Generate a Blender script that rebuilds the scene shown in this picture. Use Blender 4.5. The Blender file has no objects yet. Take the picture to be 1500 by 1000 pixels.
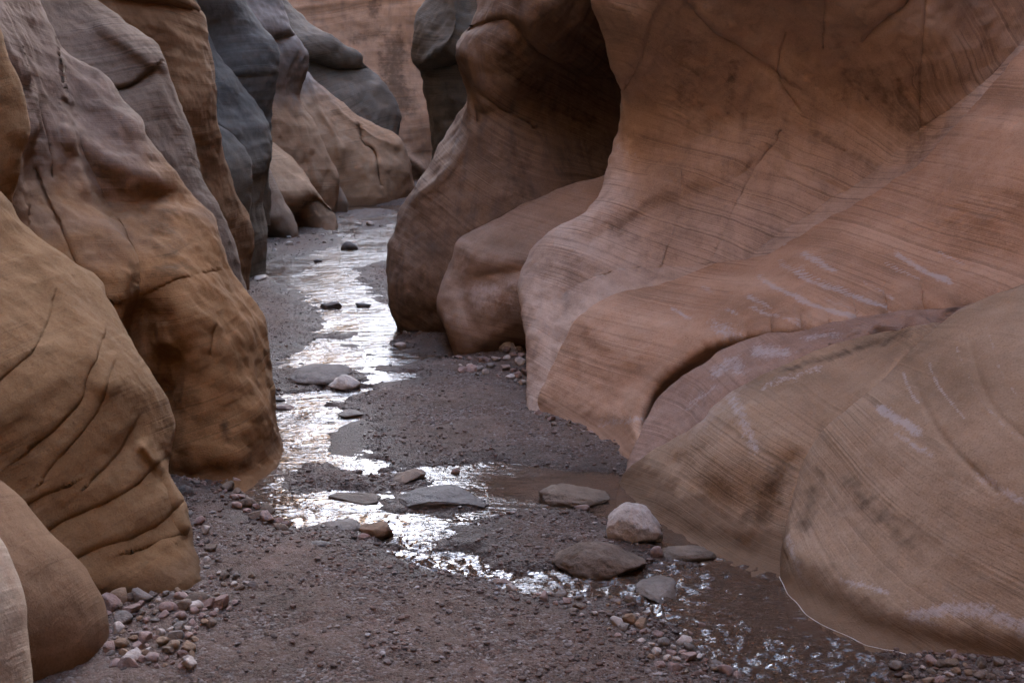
import bpy, bmesh, math, random
import numpy as np
from mathutils import Vector

random.seed(7)
rng = np.random.default_rng(11)
SC = bpy.context.scene
COL = SC.collection
F, YH, HC = 1900.0, 90.0, 2.0          # focal length (photo px), horizon row, eye height (m)
TH = math.atan((500 - YH) / F)
CT, ST = math.cos(TH), math.sin(TH)

# ------------------------------------------------------------------ small maths
def unproj(px, py, d):
    """world points seen at photo position (px,py) at world distance y=d"""
    px = np.asarray(px, float); py = np.asarray(py, float); d = np.asarray(d, float)
    dx = px - 750; u = 500 - py
    dy = F * CT + u * ST; dz = -F * ST + u * CT
    k = d / dy
    return np.stack([dx * k, dy * k + 0 * px, HC + dz * k], -1)
def gdist(py, z=0.0):
    u = 500 - np.asarray(py, float)
    return (z - HC) * (F * CT + u * ST) / (-F * ST + u * CT)
def gpt(px, py, z=0.0):
    return unproj(px, py, gdist(py, z))

def _hash(ix, iy, iz, k):
    h = (ix.astype(np.int64) * 374761393 + iy.astype(np.int64) * 668265263 + iz.astype(np.int64) * 2147483647 + k * 1274126177) & 0xffffffff
    h = ((h ^ (h >> 13)) * 1274126177) & 0xffffffff
    h = ((h ^ (h >> 16)) * 2246822519) & 0xffffffff
    return ((h ^ (h >> 15)) & 0xffff) / 32767.5 - 1.0
def noise3(p, k=0):
    p = np.asarray(p, float); i = np.floor(p); f = p - i
    w = f * f * f * (f * (f * 6 - 15) + 10)
    out = 0
    for a in (0, 1):
        for b in (0, 1):
            for c in (0, 1):
                ix, iy, iz = i[..., 0] + a, i[..., 1] + b, i[..., 2] + c
                g = (_hash(ix, iy, iz, k) * (f[..., 0] - a) + _hash(ix, iy, iz, k + 7) * (f[..., 1] - b) + _hash(ix, iy, iz, k + 13) * (f[..., 2] - c))
                wt = (w[..., 0] if a else 1 - w[..., 0]) * (w[..., 1] if b else 1 - w[..., 1]) * (w[..., 2] if c else 1 - w[..., 2])
                out = out + g * wt
    return out
def fbm(p, octs=4, k=0, gain=.5):
    s = 0; a = 1; p = np.asarray(p, float)
    for o in range(octs):
        s = s + a * noise3(p * 2.03 ** o + 17.3 * o, k + o); a *= gain
    return s
def noise1(x, k=0):
    x = np.asarray(x, float); z = np.zeros_like(x)
    return noise3(np.stack([x, z + .5 + k * 3.1, z + .37], -1), k)

def catmull(pts, n):
    p = np.array(pts, float)
    p = np.vstack([2 * p[0] - p[1], p, 2 * p[-1] - p[-2]])
    out = []
    for i in range(1, len(p) - 2):
        t = np.linspace(0, 1, n, endpoint=False)[:, None]
        a, b, c, d = p[i - 1], p[i], p[i + 1], p[i + 2]
        out.append(.5 * ((2 * b) + (c - a) * t + (2 * a - 5 * b + 4 * c - d) * t ** 2 + (3 * b - a - 3 * c + d) * t ** 3))
    out.append(p[-2][None]); return np.vstack(out)
def seg_dist(P, poly):
    """distance from points P (N,2) to an open polyline, and the signed side of the nearest segment"""
    best = np.full(len(P), 1e9); side = np.zeros(len(P))
    for a, b in zip(poly[:-1], poly[1:]):
        ab = b - a; L = (ab @ ab) + 1e-9
        t = np.clip(((P - a) @ ab) / L, 0, 1)
        q = P - (a + t[:, None] * ab); d = np.hypot(q[:, 0], q[:, 1])
        s = ab[0] * (P[:, 1] - a[1]) - ab[1] * (P[:, 0] - a[0])
        m = d < best
        best = np.where(m, d, best); side = np.where(m, np.sign(s), side)
    return best, side
def dense(S, k):
    t = np.arange((len(S) - 1) * k + 1) / k; i = np.arange(len(S))
    return np.stack([np.interp(t, i, S[:, 0]), np.interp(t, i, S[:, 1])], -1)
def near_dist(Q, S, cap=1e9):
    o = np.empty(len(Q)); m = S.mean(0); a = Q - m; b = S - m
    bb = (b ** 2).sum(1)
    for i in range(0, len(Q), 20000):
        c = a[i:i + 20000]
        o[i:i + 20000] = (bb[None] - 2 * c @ b.T).min(1) + (c ** 2).sum(1)
    return np.sqrt(np.maximum(o, 0))
def inside(P, poly):
    x, y = P[:, 0], P[:, 1]; c = np.zeros(len(P), bool)
    n = len(poly)
    for i in range(n):
        x1, y1 = poly[i]; x2, y2 = poly[(i + 1) % n]
        cond = ((y1 > y) != (y2 > y))
        xs = (x2 - x1) * (y - y1) / ((y2 - y1) if y2 != y1 else 1e-9) + x1
        c ^= cond & (x < xs)
    return c
def sstep(x, a, b):
    t = np.clip((x - a) / (b - a), 0, 1); return t * t * (3 - 2 * t)
class TPS:
    """thin-plate surface through scattered (px,py,d)"""
    def __init__(s, pts, lam=2e-3):
        p = np.array(pts, float); s.c = p[:, :2] / 300.0; z = p[:, 2]; n = len(p)
        A = s.k(s.c) + lam * np.eye(n); B = np.c_[np.ones(n), s.c]
        M = np.block([[A, B], [B.T, np.zeros((3, 3))]])
        s.w = np.linalg.solve(M, np.r_[z, 0, 0, 0])
    def k(s, q):
        r2 = ((q[:, None] - s.c[None]) ** 2).sum(-1) + 1e-12
        return .5 * r2 * np.log(r2)
    def __call__(s, px, py):
        q = np.stack([np.ravel(px), np.ravel(py)], -1) / 300.0; o = np.empty(len(q))
        for i in range(0, len(q), 40000):
            c = q[i:i + 40000]; o[i:i + 40000] = s.k(c) @ s.w[:-3] + np.c_[np.ones(len(c)), c] @ s.w[-3:]
        return o.reshape(np.shape(px))

# ------------------------------------------------------------------ objects
def mesh_obj(name, verts, faces, mat, smooth=True, parent=None):
    me = bpy.data.meshes.new(name)
    verts = np.asarray(verts, np.float32); faces = np.asarray(faces, np.int32); k = faces.shape[1]
    me.vertices.add(len(verts)); me.vertices.foreach_set('co', verts.ravel())
    me.loops.add(faces.size); me.loops.foreach_set('vertex_index', faces.ravel())
    me.polygons.add(len(faces)); me.polygons.foreach_set('loop_start', np.arange(0, faces.size, k, dtype=np.int32))
    me.update(calc_edges=True); me.validate()
    me.polygons.foreach_set('use_smooth', np.full(len(me.polygons), smooth)); me.update()
    if mat: me.materials.append(mat)
    o = bpy.data.objects.new(name, me); COL.objects.link(o)
    if parent: o.parent = parent
    return o
def tag(o, label, cat, group=None):
    o['label'] = label; o['category'] = cat
    if group: o['group'] = group
    return o
def add_attr(o, name, arr):
    a = o.data.attributes.new(name, 'FLOAT', 'POINT'); a.data.foreach_set('value', np.asarray(arr, np.float32).ravel())
def grid_faces(n, m):
    i, j = np.meshgrid(np.arange(n - 1), np.arange(m - 1), indexing='ij')
    a = (i * m + j).ravel()
    return np.stack([a, a + 1, a + m + 1, a + m], -1)
def rebase(o, p):
    """put the object's origin at its base"""
    v = np.empty(len(o.data.vertices) * 3, np.float32); o.data.vertices.foreach_get('co', v)
    v = v.reshape(-1, 3) - np.array(p, np.float32); o.data.vertices.foreach_set('co', v.ravel())
    o.location = [float(x) for x in p]; o.data.update()

# ------------------------------------------------------------------ node helpers
class NT:
    def __init__(s, name):
        s.m = bpy.data.materials.new(name); s.m.use_nodes = True
        s.t = s.m.node_tree; s.t.nodes.clear()
        s.out = s.t.nodes.new('ShaderNodeOutputMaterial')
    def n(s, typ, **kw):
        x = s.t.nodes.new(typ)
        for k, v in kw.items(): setattr(x, k, v)
        return x
    def L(s, a, b): s.t.links.new(a, b)
    def put(s, sock, v):
        if isinstance(v, bpy.types.NodeSocket): s.L(v, sock)
        else: sock.default_value = v
    def math(s, op, a, b=None, c=None, clamp=False):
        x = s.n('ShaderNodeMath', operation=op); x.use_clamp = clamp; s.put(x.inputs[0], a)
        if b is not None: s.put(x.inputs[1], b)
        if c is not None: s.put(x.inputs[2], c)
        return x.outputs[0]
    def vmath(s, op, a, b=None):
        x = s.n('ShaderNodeVectorMath', operation=op); s.put(x.inputs[0], a)
        if b is not None:
            if op == 'SCALE': s.put(x.inputs['Scale'], b)
            else: s.put(x.inputs[1], b)
        return x.outputs['Value'] if op in ('DOT_PRODUCT', 'LENGTH', 'DISTANCE') else x.outputs[0]
    def noise(s, vec, scale, detail=4, rough=.55, dim='3D', w=None, dist=0, color=False):
        x = s.n('ShaderNodeTexNoise', noise_dimensions=dim)
        if dim == '1D': s.put(x.inputs['W'], w)
        else: s.put(x.inputs['Vector'], vec)
        s.put(x.inputs['Scale'], scale); x.inputs['Detail'].default_value = detail; x.inputs['Roughness'].default_value = rough
        x.inputs['Distortion'].default_value = dist
        return x.outputs['Color'] if color else x.outputs[0]
    def ramp(s, fac, stops, interp='LINEAR'):
        x = s.n('ShaderNodeValToRGB'); x.color_ramp.interpolation = interp
        e = x.color_ramp.elements
        while len(e) < len(stops): e.new(.5)
        for el, (p, c) in zip(e, stops):
            el.position = p; el.color = (*c, 1) if len(c) == 3 else c
        s.put(x.inputs[0], fac); return x.outputs[0]
    def mix(s, fac, a, b, blend='MIX'):
        x = s.n('ShaderNodeMix', data_type='RGBA', blend_type=blend)
        s.put(x.inputs[0], fac)
        for i, v in ((6, a), (7, b)):
            if isinstance(v, bpy.types.NodeSocket): s.L(v, x.inputs[i])
            else: x.inputs[i].default_value = (*v, 1) if len(v) == 3 else v
        return x.outputs[2]
    def rng(s, v, a, b, c=0., d=1., smooth=False):
        x = s.n('ShaderNodeMapRange'); x.clamp = True
        if smooth: x.interpolation_type = 'SMOOTHSTEP'
        s.put(x.inputs[0], v)
        for i, q in zip((1, 2, 3, 4), (a, b, c, d)): x.inputs[i].default_value = q
        return x.outputs[0]
    def bump(s, h, strength, dist, normal=None):
        x = s.n('ShaderNodeBump'); s.put(x.inputs['Strength'], strength); x.inputs['Distance'].default_value = dist
        s.L(h, x.inputs['Height'])
        if normal is not None: s.L(normal, x.inputs['Normal'])
        return x.outputs[0]
    def bsdf(s, col, rough=.9, normal=None, spec=.25):
        x = s.n('ShaderNodeBsdfPrincipled'); s.put(x.inputs['Base Color'], col if isinstance(col, bpy.types.NodeSocket) else (*col, 1))
        s.put(x.inputs['Roughness'], rough); x.inputs['Specular IOR Level'].default_value = spec
        if normal is not None: s.L(normal, x.inputs['Normal'])
        s.L(x.outputs[0], s.out.inputs[0]); return x

ALB = .68
def sandstone(name, dark, mid, light, nrm, warp=.25, broad=5., fine=62., varnish=None, patches=(), streak=0., damp=.0, lam=1.0, seed=0., gain=1., sat=1.):
    """cross-bedded sandstone; nrm = normal of the bedding planes.
    varnish = (colour, z where it starts, fade, strength); patches = [(centre, radius, colour, strength, bedded)]"""
    def tone(t_):
        t_ = [c * ALB * gain * q for c, q in zip(t_, (1.05, .955, .83))]; g_ = sum(t_) / 3
        return tuple(g_ + (c - g_) * sat for c in t_)
    dark, mid, light = tone(dark), tone(mid), tone(light)
    s = NT(name)
    pos = s.n('ShaderNodeNewGeometry').outputs['Position']
    p = s.vmath('ADD', pos, (seed * 3.1, seed * 1.7, seed * 2.3))
    wn = s.vmath('SUBTRACT', s.noise(p, .42, 1, .4, color=True), (.5, .5, .5))
    wp = s.vmath('ADD', p, s.vmath('SCALE', wn, warp * 2.6))
    wn2 = s.vmath('SUBTRACT', s.noise(p, 7., 3, .5, color=True), (.5, .5, .5))
    wp = s.vmath('ADD', wp, s.vmath('SCALE', wn2, .012))
    nv = Vector(nrm).normalized()
    t = s.vmath('DOT_PRODUCT', wp, tuple(nv))
    b1 = s.noise(None, broad, 3, .5, '1D', t)
    fine *= .68
    b2 = s.noise(None, fine, 4, .66, '1D', t)
    # laminae fade in and out over the face
    mask = s.rng(s.noise(p, 1.3, 3, .6), .42, .60, .04, 1.)
    b3 = s.noise(None, fine * 2.3, 2, .6, '1D', t)
    mot = s.noise(p, 2.2, 6, .6)
    grain = s.noise(p, 130., 3, .7)
    blot = s.noise(p, 14., 5, .62)
    v = s.math('MULTIPLY_ADD', b1, .42, s.math('MULTIPLY', mot, .58))
    col = s.ramp(v, [(.30, dark), (.5, mid), (.70, light)])
    # fine dark laminae
    f1 = s.math('MULTIPLY', s.rng(b2, .36, .49, .42 * lam, 0.), mask)
    col = s.mix(f1, col, tuple(c * .45 for c in dark))
    f2 = s.math('MULTIPLY', s.rng(b3, .52, .68, 0., .32 * lam), mask)
    col = s.mix(f2, col, tuple(min(1, c * 1.25) for c in light))
    # lichen-like specks and mineral blotches
    col = s.mix(s.rng(blot, .54, .72, 0., .35), col, dark)
    blot2 = s.noise(s.vmath('ADD', p, (7.7, 3.1, 1.9)), 5.5, 6, .66)
    col = s.mix(s.rng(blot2, .52, .70, 0., .25), col, tuple(c * .62 for c in mid))
    col = s.mix(s.rng(blot2, .32, .47, .35, 0.), col, light)
    col = s.mix(s.rng(grain, .54, .72, 0., .5), col, tuple(c * .5 for c in dark))
    col = s.mix(s.rng(grain, .28, .46, .35, 0.), col, tuple(min(1, c * 1.2) for c in light))
    if streak:
        sv = s.noise(s.vmath('MULTIPLY', p, (6., 6., .45)), 1.6, 5, .6)
        col = s.mix(s.rng(sv, .50, .68, 0., streak), col, (.075, .062, .058))
    z = s.n('ShaderNodeSeparateXYZ'); s.L(pos, z.inputs[0]); z = z.outputs[2]
    if varnish:
        vc, z0, fade, st = varnish
        vz = s.math('ADD', z, s.math('MULTIPLY', s.math('SUBTRACT', s.noise(s.vmath('MULTIPLY', p, (1, 1, .5)), 2.6, 5, .6), .5), .9))
        fac = s.rng(vz, z0 - fade, z0 + fade, 0., st, True)
        vcol = s.ramp(s.math('MULTIPLY_ADD', b1, .5, s.math('MULTIPLY', blot, .5)), [(.32, tuple(c * .6 for c in vc)), (.5, vc), (.68, tuple(c * 1.55 for c in vc))])
        col = s.mix(fac, col, vcol)
    for (c, rad, pc, st, bedded) in patches:
        q = s.vmath('MULTIPLY', s.vmath('SUBTRACT', pos, tuple(c)), tuple(1. / r for r in rad))
        near = s.rng(s.vmath('LENGTH', q), .45, 1.05, 1., 0., True)
        if bedded:
            tt = s.noise(None, bedded, 2, .5, '1D', t)
            brk = s.noise(p, 4.2, 3, .6); sp = s.noise(p, 45., 4, .7)
            f = s.math('MULTIPLY', s.rng(tt, .56, .66, 0., 1.), s.rng(brk, .44, .56, 0., 1.))
            f = s.math('MULTIPLY', f, s.rng(sp, .36, .6, .1, 1.))
        else:
            f = s.rng(s.math('MULTIPLY_ADD', s.noise(p, 5.5, 6, .68), .7, s.math('MULTIPLY', s.noise(p, 60., 3, .7), .3)), .45, .62, 0., 1.)
        f = s.math('MULTIPLY', s.math('MULTIPLY', f, near), st)
        col = s.mix(f, col, pc)
    sp_ = s.math('MULTIPLY_ADD', s.noise(p, 38., 4, .7), .65, s.math('MULTIPLY', s.noise(p, 150., 2, .6), .35))
    mk_ = s.n('ShaderNodeAttribute', attribute_name='mark').outputs['Fac']
    col = s.mix(s.math('MULTIPLY', s.rng(s.math('ADD', sp_, s.math('MULTIPLY', mk_, .42)), .65, .80, 0., .66), s.rng(mk_, .02, .15)), col, (.44, .40, .385))
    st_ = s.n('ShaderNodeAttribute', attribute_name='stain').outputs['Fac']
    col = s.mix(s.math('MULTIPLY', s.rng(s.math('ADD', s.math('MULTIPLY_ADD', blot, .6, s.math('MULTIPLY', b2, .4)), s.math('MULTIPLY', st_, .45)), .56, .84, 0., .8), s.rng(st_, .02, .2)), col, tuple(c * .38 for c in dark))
    rough = .93
    if damp:
        dz = s.math('ADD', z, s.math('MULTIPLY', s.math('SUBTRACT', s.noise(p, 5., 4, .6), .5), .16))
        fac = s.rng(dz, .08, .15, damp, 0., True)
        col = s.mix(fac, col, tuple(c * f_ for c, f_ in zip(dark, (.52, .43, .35))))
        rough = s.rng(fac, 0., 1., .93, .8)
    h = s.math('MULTIPLY_ADD', b1, .9, s.math('MULTIPLY', s.math('MULTIPLY', b2, mask), .42 * lam))
    h = s.math('MULTIPLY_ADD', blot, .28, h)
    h = s.math('MULTIPLY_ADD', blot2, .5, h)
    nb = s.bump(h, .75, .016)
    nb = s.bump(s.math('MULTIPLY_ADD', grain, .6, s.math('MULTIPLY', b3, .35 * lam)), .7, .004, nb)
    s.bsdf(col, rough, nb, .2)
    return s.m

# ------------------------------------------------------------------ rock fins of the canyon
EDGINGS = []
SIDES = {-1: [], 1: []}     # nearer fins first, used to keep a farther fin behind them

def fin(name, label, cat, side, sil, base, pts, outer, mat, rr=(.28, .4), feats=(), top=None, lean=-.05,
        bot=None, amp=.03, strat=None, step=2.6, back=1.6, group=None, seed=0, pmin=-70, cover=.22, contact=0, marks=(), stains=(), edging=None):
    """One buttress. side -1 = left wall (outline is its right edge), +1 = right wall.
    sil: outline in photo px from the foot up; base: where it meets the ground; pts: (px,py,distance)."""
    S = catmull(sil, 14); rr = (rr[0] * .62, rr[1] * .5)
    pybot = (bot if bot is not None else max([q[1] for q in sil] + [q[1] for q in base]) + 60)
    pytop = max(min(q[1] for q in sil), pmin)
    order = np.argsort(S[:, 1], kind='stable'); sy, sx = S[order, 1], S[order, 0]
    n = max(12, int((pybot - pytop) / step))
    py = np.linspace(pybot, pytop, n)
    xs = np.interp(py, sy, sx)
    k = 3; ker = np.ones(k) / k
    xs = np.convolve(np.pad(xs, k // 2, mode='edge'), ker, 'valid')
    xo = np.array([outer(y) if callable(outer) else outer for y in py], float)
    width = np.max(np.abs(xs - xo)); m = int(np.clip(width / step, 14, 420))
    t = np.linspace(0, 1, m); t = .55 * t ** 1.7 + .45 * t
    PX = xs[:, None] + (xo - xs)[:, None] * t[None]; PY = np.repeat(py[:, None], m, 1)
    spts = [(x, y, gdist(y, .03)) for x, y in base] + list(pts)
    tps = TPS(spts)
    D = tps(PX, PY)
    Q = np.stack([PX.ravel(), PY.ravel()], -1)
    Sd = np.vstack([S[:1] + [0, 200], S])            # outline carried down below the foot
    Sp = np.stack([xs, py], -1)
    sd = near_dist(Q, dense(Sp, 2)).reshape(D.shape) * D / F
    sd[:, 0] = 0
    r, rd = rr
    off = rd * (1 - np.sqrt(np.clip(1 - (1 - np.clip(sd / r, 0, 1)) ** 2, 0, 1)))
    kb = 21; pad = np.pad(off, ((kb // 2, kb // 2), (0, 0)), mode='edge'); cs = np.cumsum(np.vstack([np.zeros((1, off.shape[1])), pad]), 0)
    D = D + (cs[kb:] - cs[:-kb]) / kb
    for ft in feats:
        poly = catmull(ft[1], 8); w, hgt = ft[2], ft[3]
        dist, sgn = seg_dist(Q, poly)
        wob = 1 + .35 * noise3(np.stack([Q[:, 0] / 40, Q[:, 1] / 40, 0 * Q[:, 0] + seed], -1), 3)
        dist = dist * wob
        if ft[0] == 'ridge': e = -hgt * np.exp(-(dist / w) ** 2)
        elif ft[0] == 'cusp': e = -hgt * np.exp(-np.abs(dist) / w)
        elif ft[0] == 'step': e = hgt * sstep(dist * sgn, -w, w) * np.exp(-(dist / 110) ** 2)      # one side set back
        elif ft[0] == 'ledge': e = hgt * np.where(dist * sgn > 0, np.exp(-dist / (w * 6)), np.exp(-dist / (w * .8)))   # undercut on the + side
        else: e = hgt * np.exp(-(dist / w) ** 2)
        D = D + e.reshape(D.shape)
    def paint(lst):
        a = np.zeros(len(Q))
        for (poly, w_, st) in lst:
            p_ = catmull(poly, 6) if len(poly) > 1 else np.array([poly[0], (poly[0][0] + .01, poly[0][1])], float)
            wob = 1 + .8 * noise3(np.stack([Q[:, 0] / 22, Q[:, 1] / 22, 0 * Q[:, 0] + 5 + seed], -1), 5)
            a = np.maximum(a, st * np.exp(-(seg_dist(Q, p_)[0] * wob / (w_ * (.7 if lst is marks else 1.))) ** 2))
        return a.reshape(D.shape)
    MK = paint(marks); STN_SHADE = paint(stains)  # dark varnish stains; two fins also get painted shade this way
    # stay behind nearer fins of the same wall
    for (g_in, g_d, g_s) in SIDES[side]:
        mk = g_in(Q); dn = g_d(Q)
        if contact and side > 0:           # the two rocks grow together along the nearer one's outline
            wgt = np.exp(-(near_dist(Q, g_s) / contact) ** 2).reshape(D.shape)
            tgt = dn.reshape(D.shape) + cover
            wgt = wgt * (1 - sstep(D - tgt, .3, .6))
            D = np.where(D > tgt, D * (1 - wgt) + tgt * wgt, D)
        lim = np.where(mk, dn + cover, -1e9).reshape(D.shape)
        D = np.maximum(D, lim)
    def g_in(q, sy=np.r_[py[::-1]], sx=np.r_[xs[::-1]], a=pytop, b=pybot):
        e = np.interp(q[:, 1], sy, sx)
        return (q[:, 1] > a - 5) & (q[:, 1] < b) & ((q[:, 0] < e - 4) if side < 0 else (q[:, 0] > e + 4))
    SIDES[side].append((g_in, lambda q: tps(q[:, 0], q[:, 1]) + rd * .6, Sp[::3]))
    # far flank: curls round behind the outline and runs back into the wall
    tx = np.gradient(xs); ty = np.gradient(py); ln = np.hypot(tx, ty) + 1e-6
    nx, ny = ty / ln, -tx / ln
    sg = np.where(nx * side < 0, -1, 1); nx, ny = nx * sg, ny * sg
    d0 = D[:, 0]
    B = []
    for a in (12, 26, 42, 60, 80):
        a = math.radians(a); off = r * (1 - math.cos(a)) * F / d0
        B.append((xs + nx * off, py + ny * off, d0 + rd * math.sin(a)))
    for q in (.25, .6, 1.):
        off = (r + .35 * q * back) * F / d0
        B.append((xs + nx * off, py + ny * off, d0 + rd + back * q))
    BX = np.stack([b[0] for b in B[::-1]], 1); BY = np.stack([b[1] for b in B[::-1]], 1); BD = np.stack([b[2] for b in B[::-1]], 1)
    AX = np.c_[BX, PX]; AY = np.c_[BY, PY]; AD = np.c_[BD, D]
    V = unproj(AX, AY, AD)
    if top:                                             # carry the wall on up out of the picture
        rows = []; base_row = V[-1]; zt = base_row[:, 2]
        for q in np.linspace(0, 1, 26)[1:]:
            rr_ = base_row.copy(); h = (top - zt) * q
            rr_[:, 2] = zt + h; rr_[:, 0] += side * lean * h + .25 * noise3(rr_ * .9, 5) * min(1, q * 3); rows.append(rr_)
        back_off = rows[-1].copy(); back_off[:, 0] += side * 1.5; rows.append(back_off)
        V = np.concatenate([V, np.stack(rows)], 0)
    # weathering: swells, bedding grooves and small pits along the normal
    gu = np.gradient(V, axis=1); gv = np.gradient(V, axis=0)
    N = np.cross(gu, gv); N /= np.linalg.norm(N, axis=-1, keepdims=True) + 1e-9
    view = V - np.array([0, 0, HC]); N *= -np.sign((N * view).sum(-1)[:len(py), BX.shape[1]:].mean())
    dsp = amp * fbm(V * 2.1 + seed, 3, seed) + amp * .35 * fbm(V * 9 + seed, 3, seed + 5)
    rq = V * np.array([1.1, 1.1, .75]) + .5 * np.stack([noise3(V * .7 + 3.3, 31), noise3(V * .7 + 8.3, 32), noise3(V * .7 + 5.9, 33)], -1) + seed * 1.7
    dsp = dsp + amp * 1.1 * (.45 - np.abs(noise3(rq, 41))) + amp * .4 * (.45 - np.abs(noise3(rq * 2.3, 42)))
    if strat is not None:
        nv = np.array(strat[0], float); nv /= np.linalg.norm(nv)
        wv = V + .3 * np.stack([noise3(V * .42 + 9.1, 2), noise3(V * .42 + 31.7, 4), noise3(V * .42 + 57.3, 6)], -1)
        s_ = wv @ nv
        a = strat[1]; mk = sstep(fbm(V * 1.1 + 4.4 + seed, 2, 9), -.25, .35)
        g = np.tanh(4 * noise1(s_ * 5, seed)) * .8 + np.tanh(4 * noise1(s_ * 14, seed + 2)) * .5
        dsp = dsp + a * g * (.3 + mk)
    V = V + N * dsp[..., None]
    nn, mm = V.shape[:2]
    o = mesh_obj(name, V.reshape(-1, 3), grid_faces(nn, mm), mat)
    for nm, arr in (('mark', MK), ('stain', STN_SHADE)):
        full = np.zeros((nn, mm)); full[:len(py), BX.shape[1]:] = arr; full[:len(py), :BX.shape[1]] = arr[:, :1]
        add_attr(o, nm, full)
    bp = gpt(sil[0][0], min(sil[0][1], 1040)); rebase(o, bp)
    tag(o, label, cat, group)
    if edging: EDGINGS.append((label, [V[:len(py), BX.shape[1]:], PX, edging]))
    return o

# ------------------------------------------------------------------ rock materials
STL = (-.52, .18, .83)     # bedding dips to the left on the left wall
STR = (.50, .30, .85)      # and to the right on the right wall
WHITE = (.55, .52, .50)
M_gold = sandstone('golden_sandstone', (.17, .105, .058), (.26, .165, .095), (.34, .235, .15), (-.60, .10, .79), warp=.30, broad=4, fine=44, damp=.55, gain=1.0, sat=1.12, seed=1)
M_pale = sandstone('pale_sandstone', (.33, .25, .17), (.48, .38, .28), (.60, .50, .40), (-.75, .2, .6), warp=.3, gain=1.35, sat=0.8, seed=2,
                   patches=[((-1.15, 3.0, .75), (.25, .6, .35), (.36, .14, .07), .6, 0)])
M_brown = sandstone('brown_sandstone', (.19, .125, .085), (.30, .205, .145), (.39, .285, .21), (-.9, .2, .4), warp=.35, lam=1.7, gain=1.0, sat=1.15, seed=3)
M_red = sandstone('red_brown_sandstone', (.155, .098, .062), (.245, .158, .105), (.33, .23, .165), (-.22, .1, .97), warp=.45, gain=1.0, sat=1.4, seed=4, damp=.555,
                  varnish=((.165, .128, .108), 1.35, .35, .75))
M_mauve = sandstone('mauve_sandstone', (.15, .112, .088), (.23, .178, .148), (.31, .25, .22), (-.35, .2, .9), warp=.3, seed=5)
M_umber = sandstone('umber_sandstone', (.12, .075, .048), (.19, .12, .078), (.26, .175, .12), (.1, .1, .98), warp=.3, gain=1.1, sat=1.2, seed=6, damp=.55)
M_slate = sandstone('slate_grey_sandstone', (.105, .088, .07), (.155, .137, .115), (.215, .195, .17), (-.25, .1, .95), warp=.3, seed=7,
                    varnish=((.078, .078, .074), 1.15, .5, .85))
M_pinkgrey = sandstone('pink_grey_sandstone', (.21, .15, .115), (.30, .232, .19), (.38, .315, .27), (-.4, .1, .9), warp=.3, seed=8, damp=.55)
M_tanfar = sandstone('tan_sandstone', (.21, .135, .09), (.33, .225, .155), (.42, .31, .23), (-.12, .05, .99), warp=.35, gain=1.2, sat=1.0, seed=9, damp=.55,
                     varnish=((.14, .135, .13), 1.55, .3, .8))
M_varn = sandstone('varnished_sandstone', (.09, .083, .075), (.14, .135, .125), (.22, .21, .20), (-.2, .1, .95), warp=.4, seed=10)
M_back = sandstone('streaked_sandstone', (.19, .125, .08), (.28, .19, .128), (.36, .265, .19), (-.18, .05, .98), warp=.4, gain=1.4, sat=.8, seed=11, streak=.35)
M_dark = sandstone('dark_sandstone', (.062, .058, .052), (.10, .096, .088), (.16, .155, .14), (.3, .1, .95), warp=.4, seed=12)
M_cocoa = sandstone('cocoa_sandstone', (.155, .108, .082), (.245, .178, .14), (.33, .255, .21), (.36, .1, .93), warp=.3, broad=5, fine=60, streak=.5, seed=13, damp=.2,
                    varnish=((.115, .10, .095), -.1, .0, .0), lam=1.3)
M_rose = sandstone('rose_sandstone', (.195, .135, .10), (.30, .215, .17), (.38, .295, .25), (.25, .1, .96), warp=.25, gain=1.35, sat=0.9, seed=14, damp=.5,
                   patches=[(unproj(735, 440, 8.6), (.35, .6, .18), (.50, .45, .43), .55, 0)])
M_sweep = sandstone('swept_sandstone', (.19, .125, .085), (.30, .205, .148), (.385, .285, .215), STR, warp=.42, broad=5, fine=58, gain=2.1, sat=0.66, seed=15, lam=1.2, streak=.25,
                    varnish=((.20, .165, .145), 2.1, .4, .4))
M_salmon = sandstone('salmon_sandstone', (.195, .118, .075), (.30, .19, .13), (.385, .27, .20), (.36, .1, .93), warp=.3, broad=5, fine=55, gain=1.85, sat=0.88, seed=16, damp=.55)
M_pinkledge = sandstone('pink_crusted_sandstone', (.22, .145, .115), (.335, .23, .19), (.42, .32, .27), (.3, .2, .93), warp=.4, gain=1.3, sat=0.9, seed=17, damp=.4)
M_tan = sandstone('tan_pitted_sandstone', (.21, .15, .10), (.335, .245, .175), (.42, .325, .24), (.45, .3, .85), warp=.5, gain=1.3, sat=0.92, seed=18, damp=.75,
                  patches=[(unproj(1100, 610, 6.0), (.4, .6, .25), (.52, .47, .44), .55, 0)])
M_beige = sandstone('beige_sandstone', (.225, .158, .10), (.34, .245, .165), (.43, .33, .24), (.55, .12, .80), warp=.45, broad=3, fine=40, gain=1.4, sat=0.82, seed=19, damp=.8, lam=1.15)

def under(sil, off, side):
    S = catmull(sil, 6); o = np.argsort(S[:, 1]); y, x = S[o, 1], S[o, 0]
    return lambda v: float(np.interp(v, y, x)) + side * off

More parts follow.
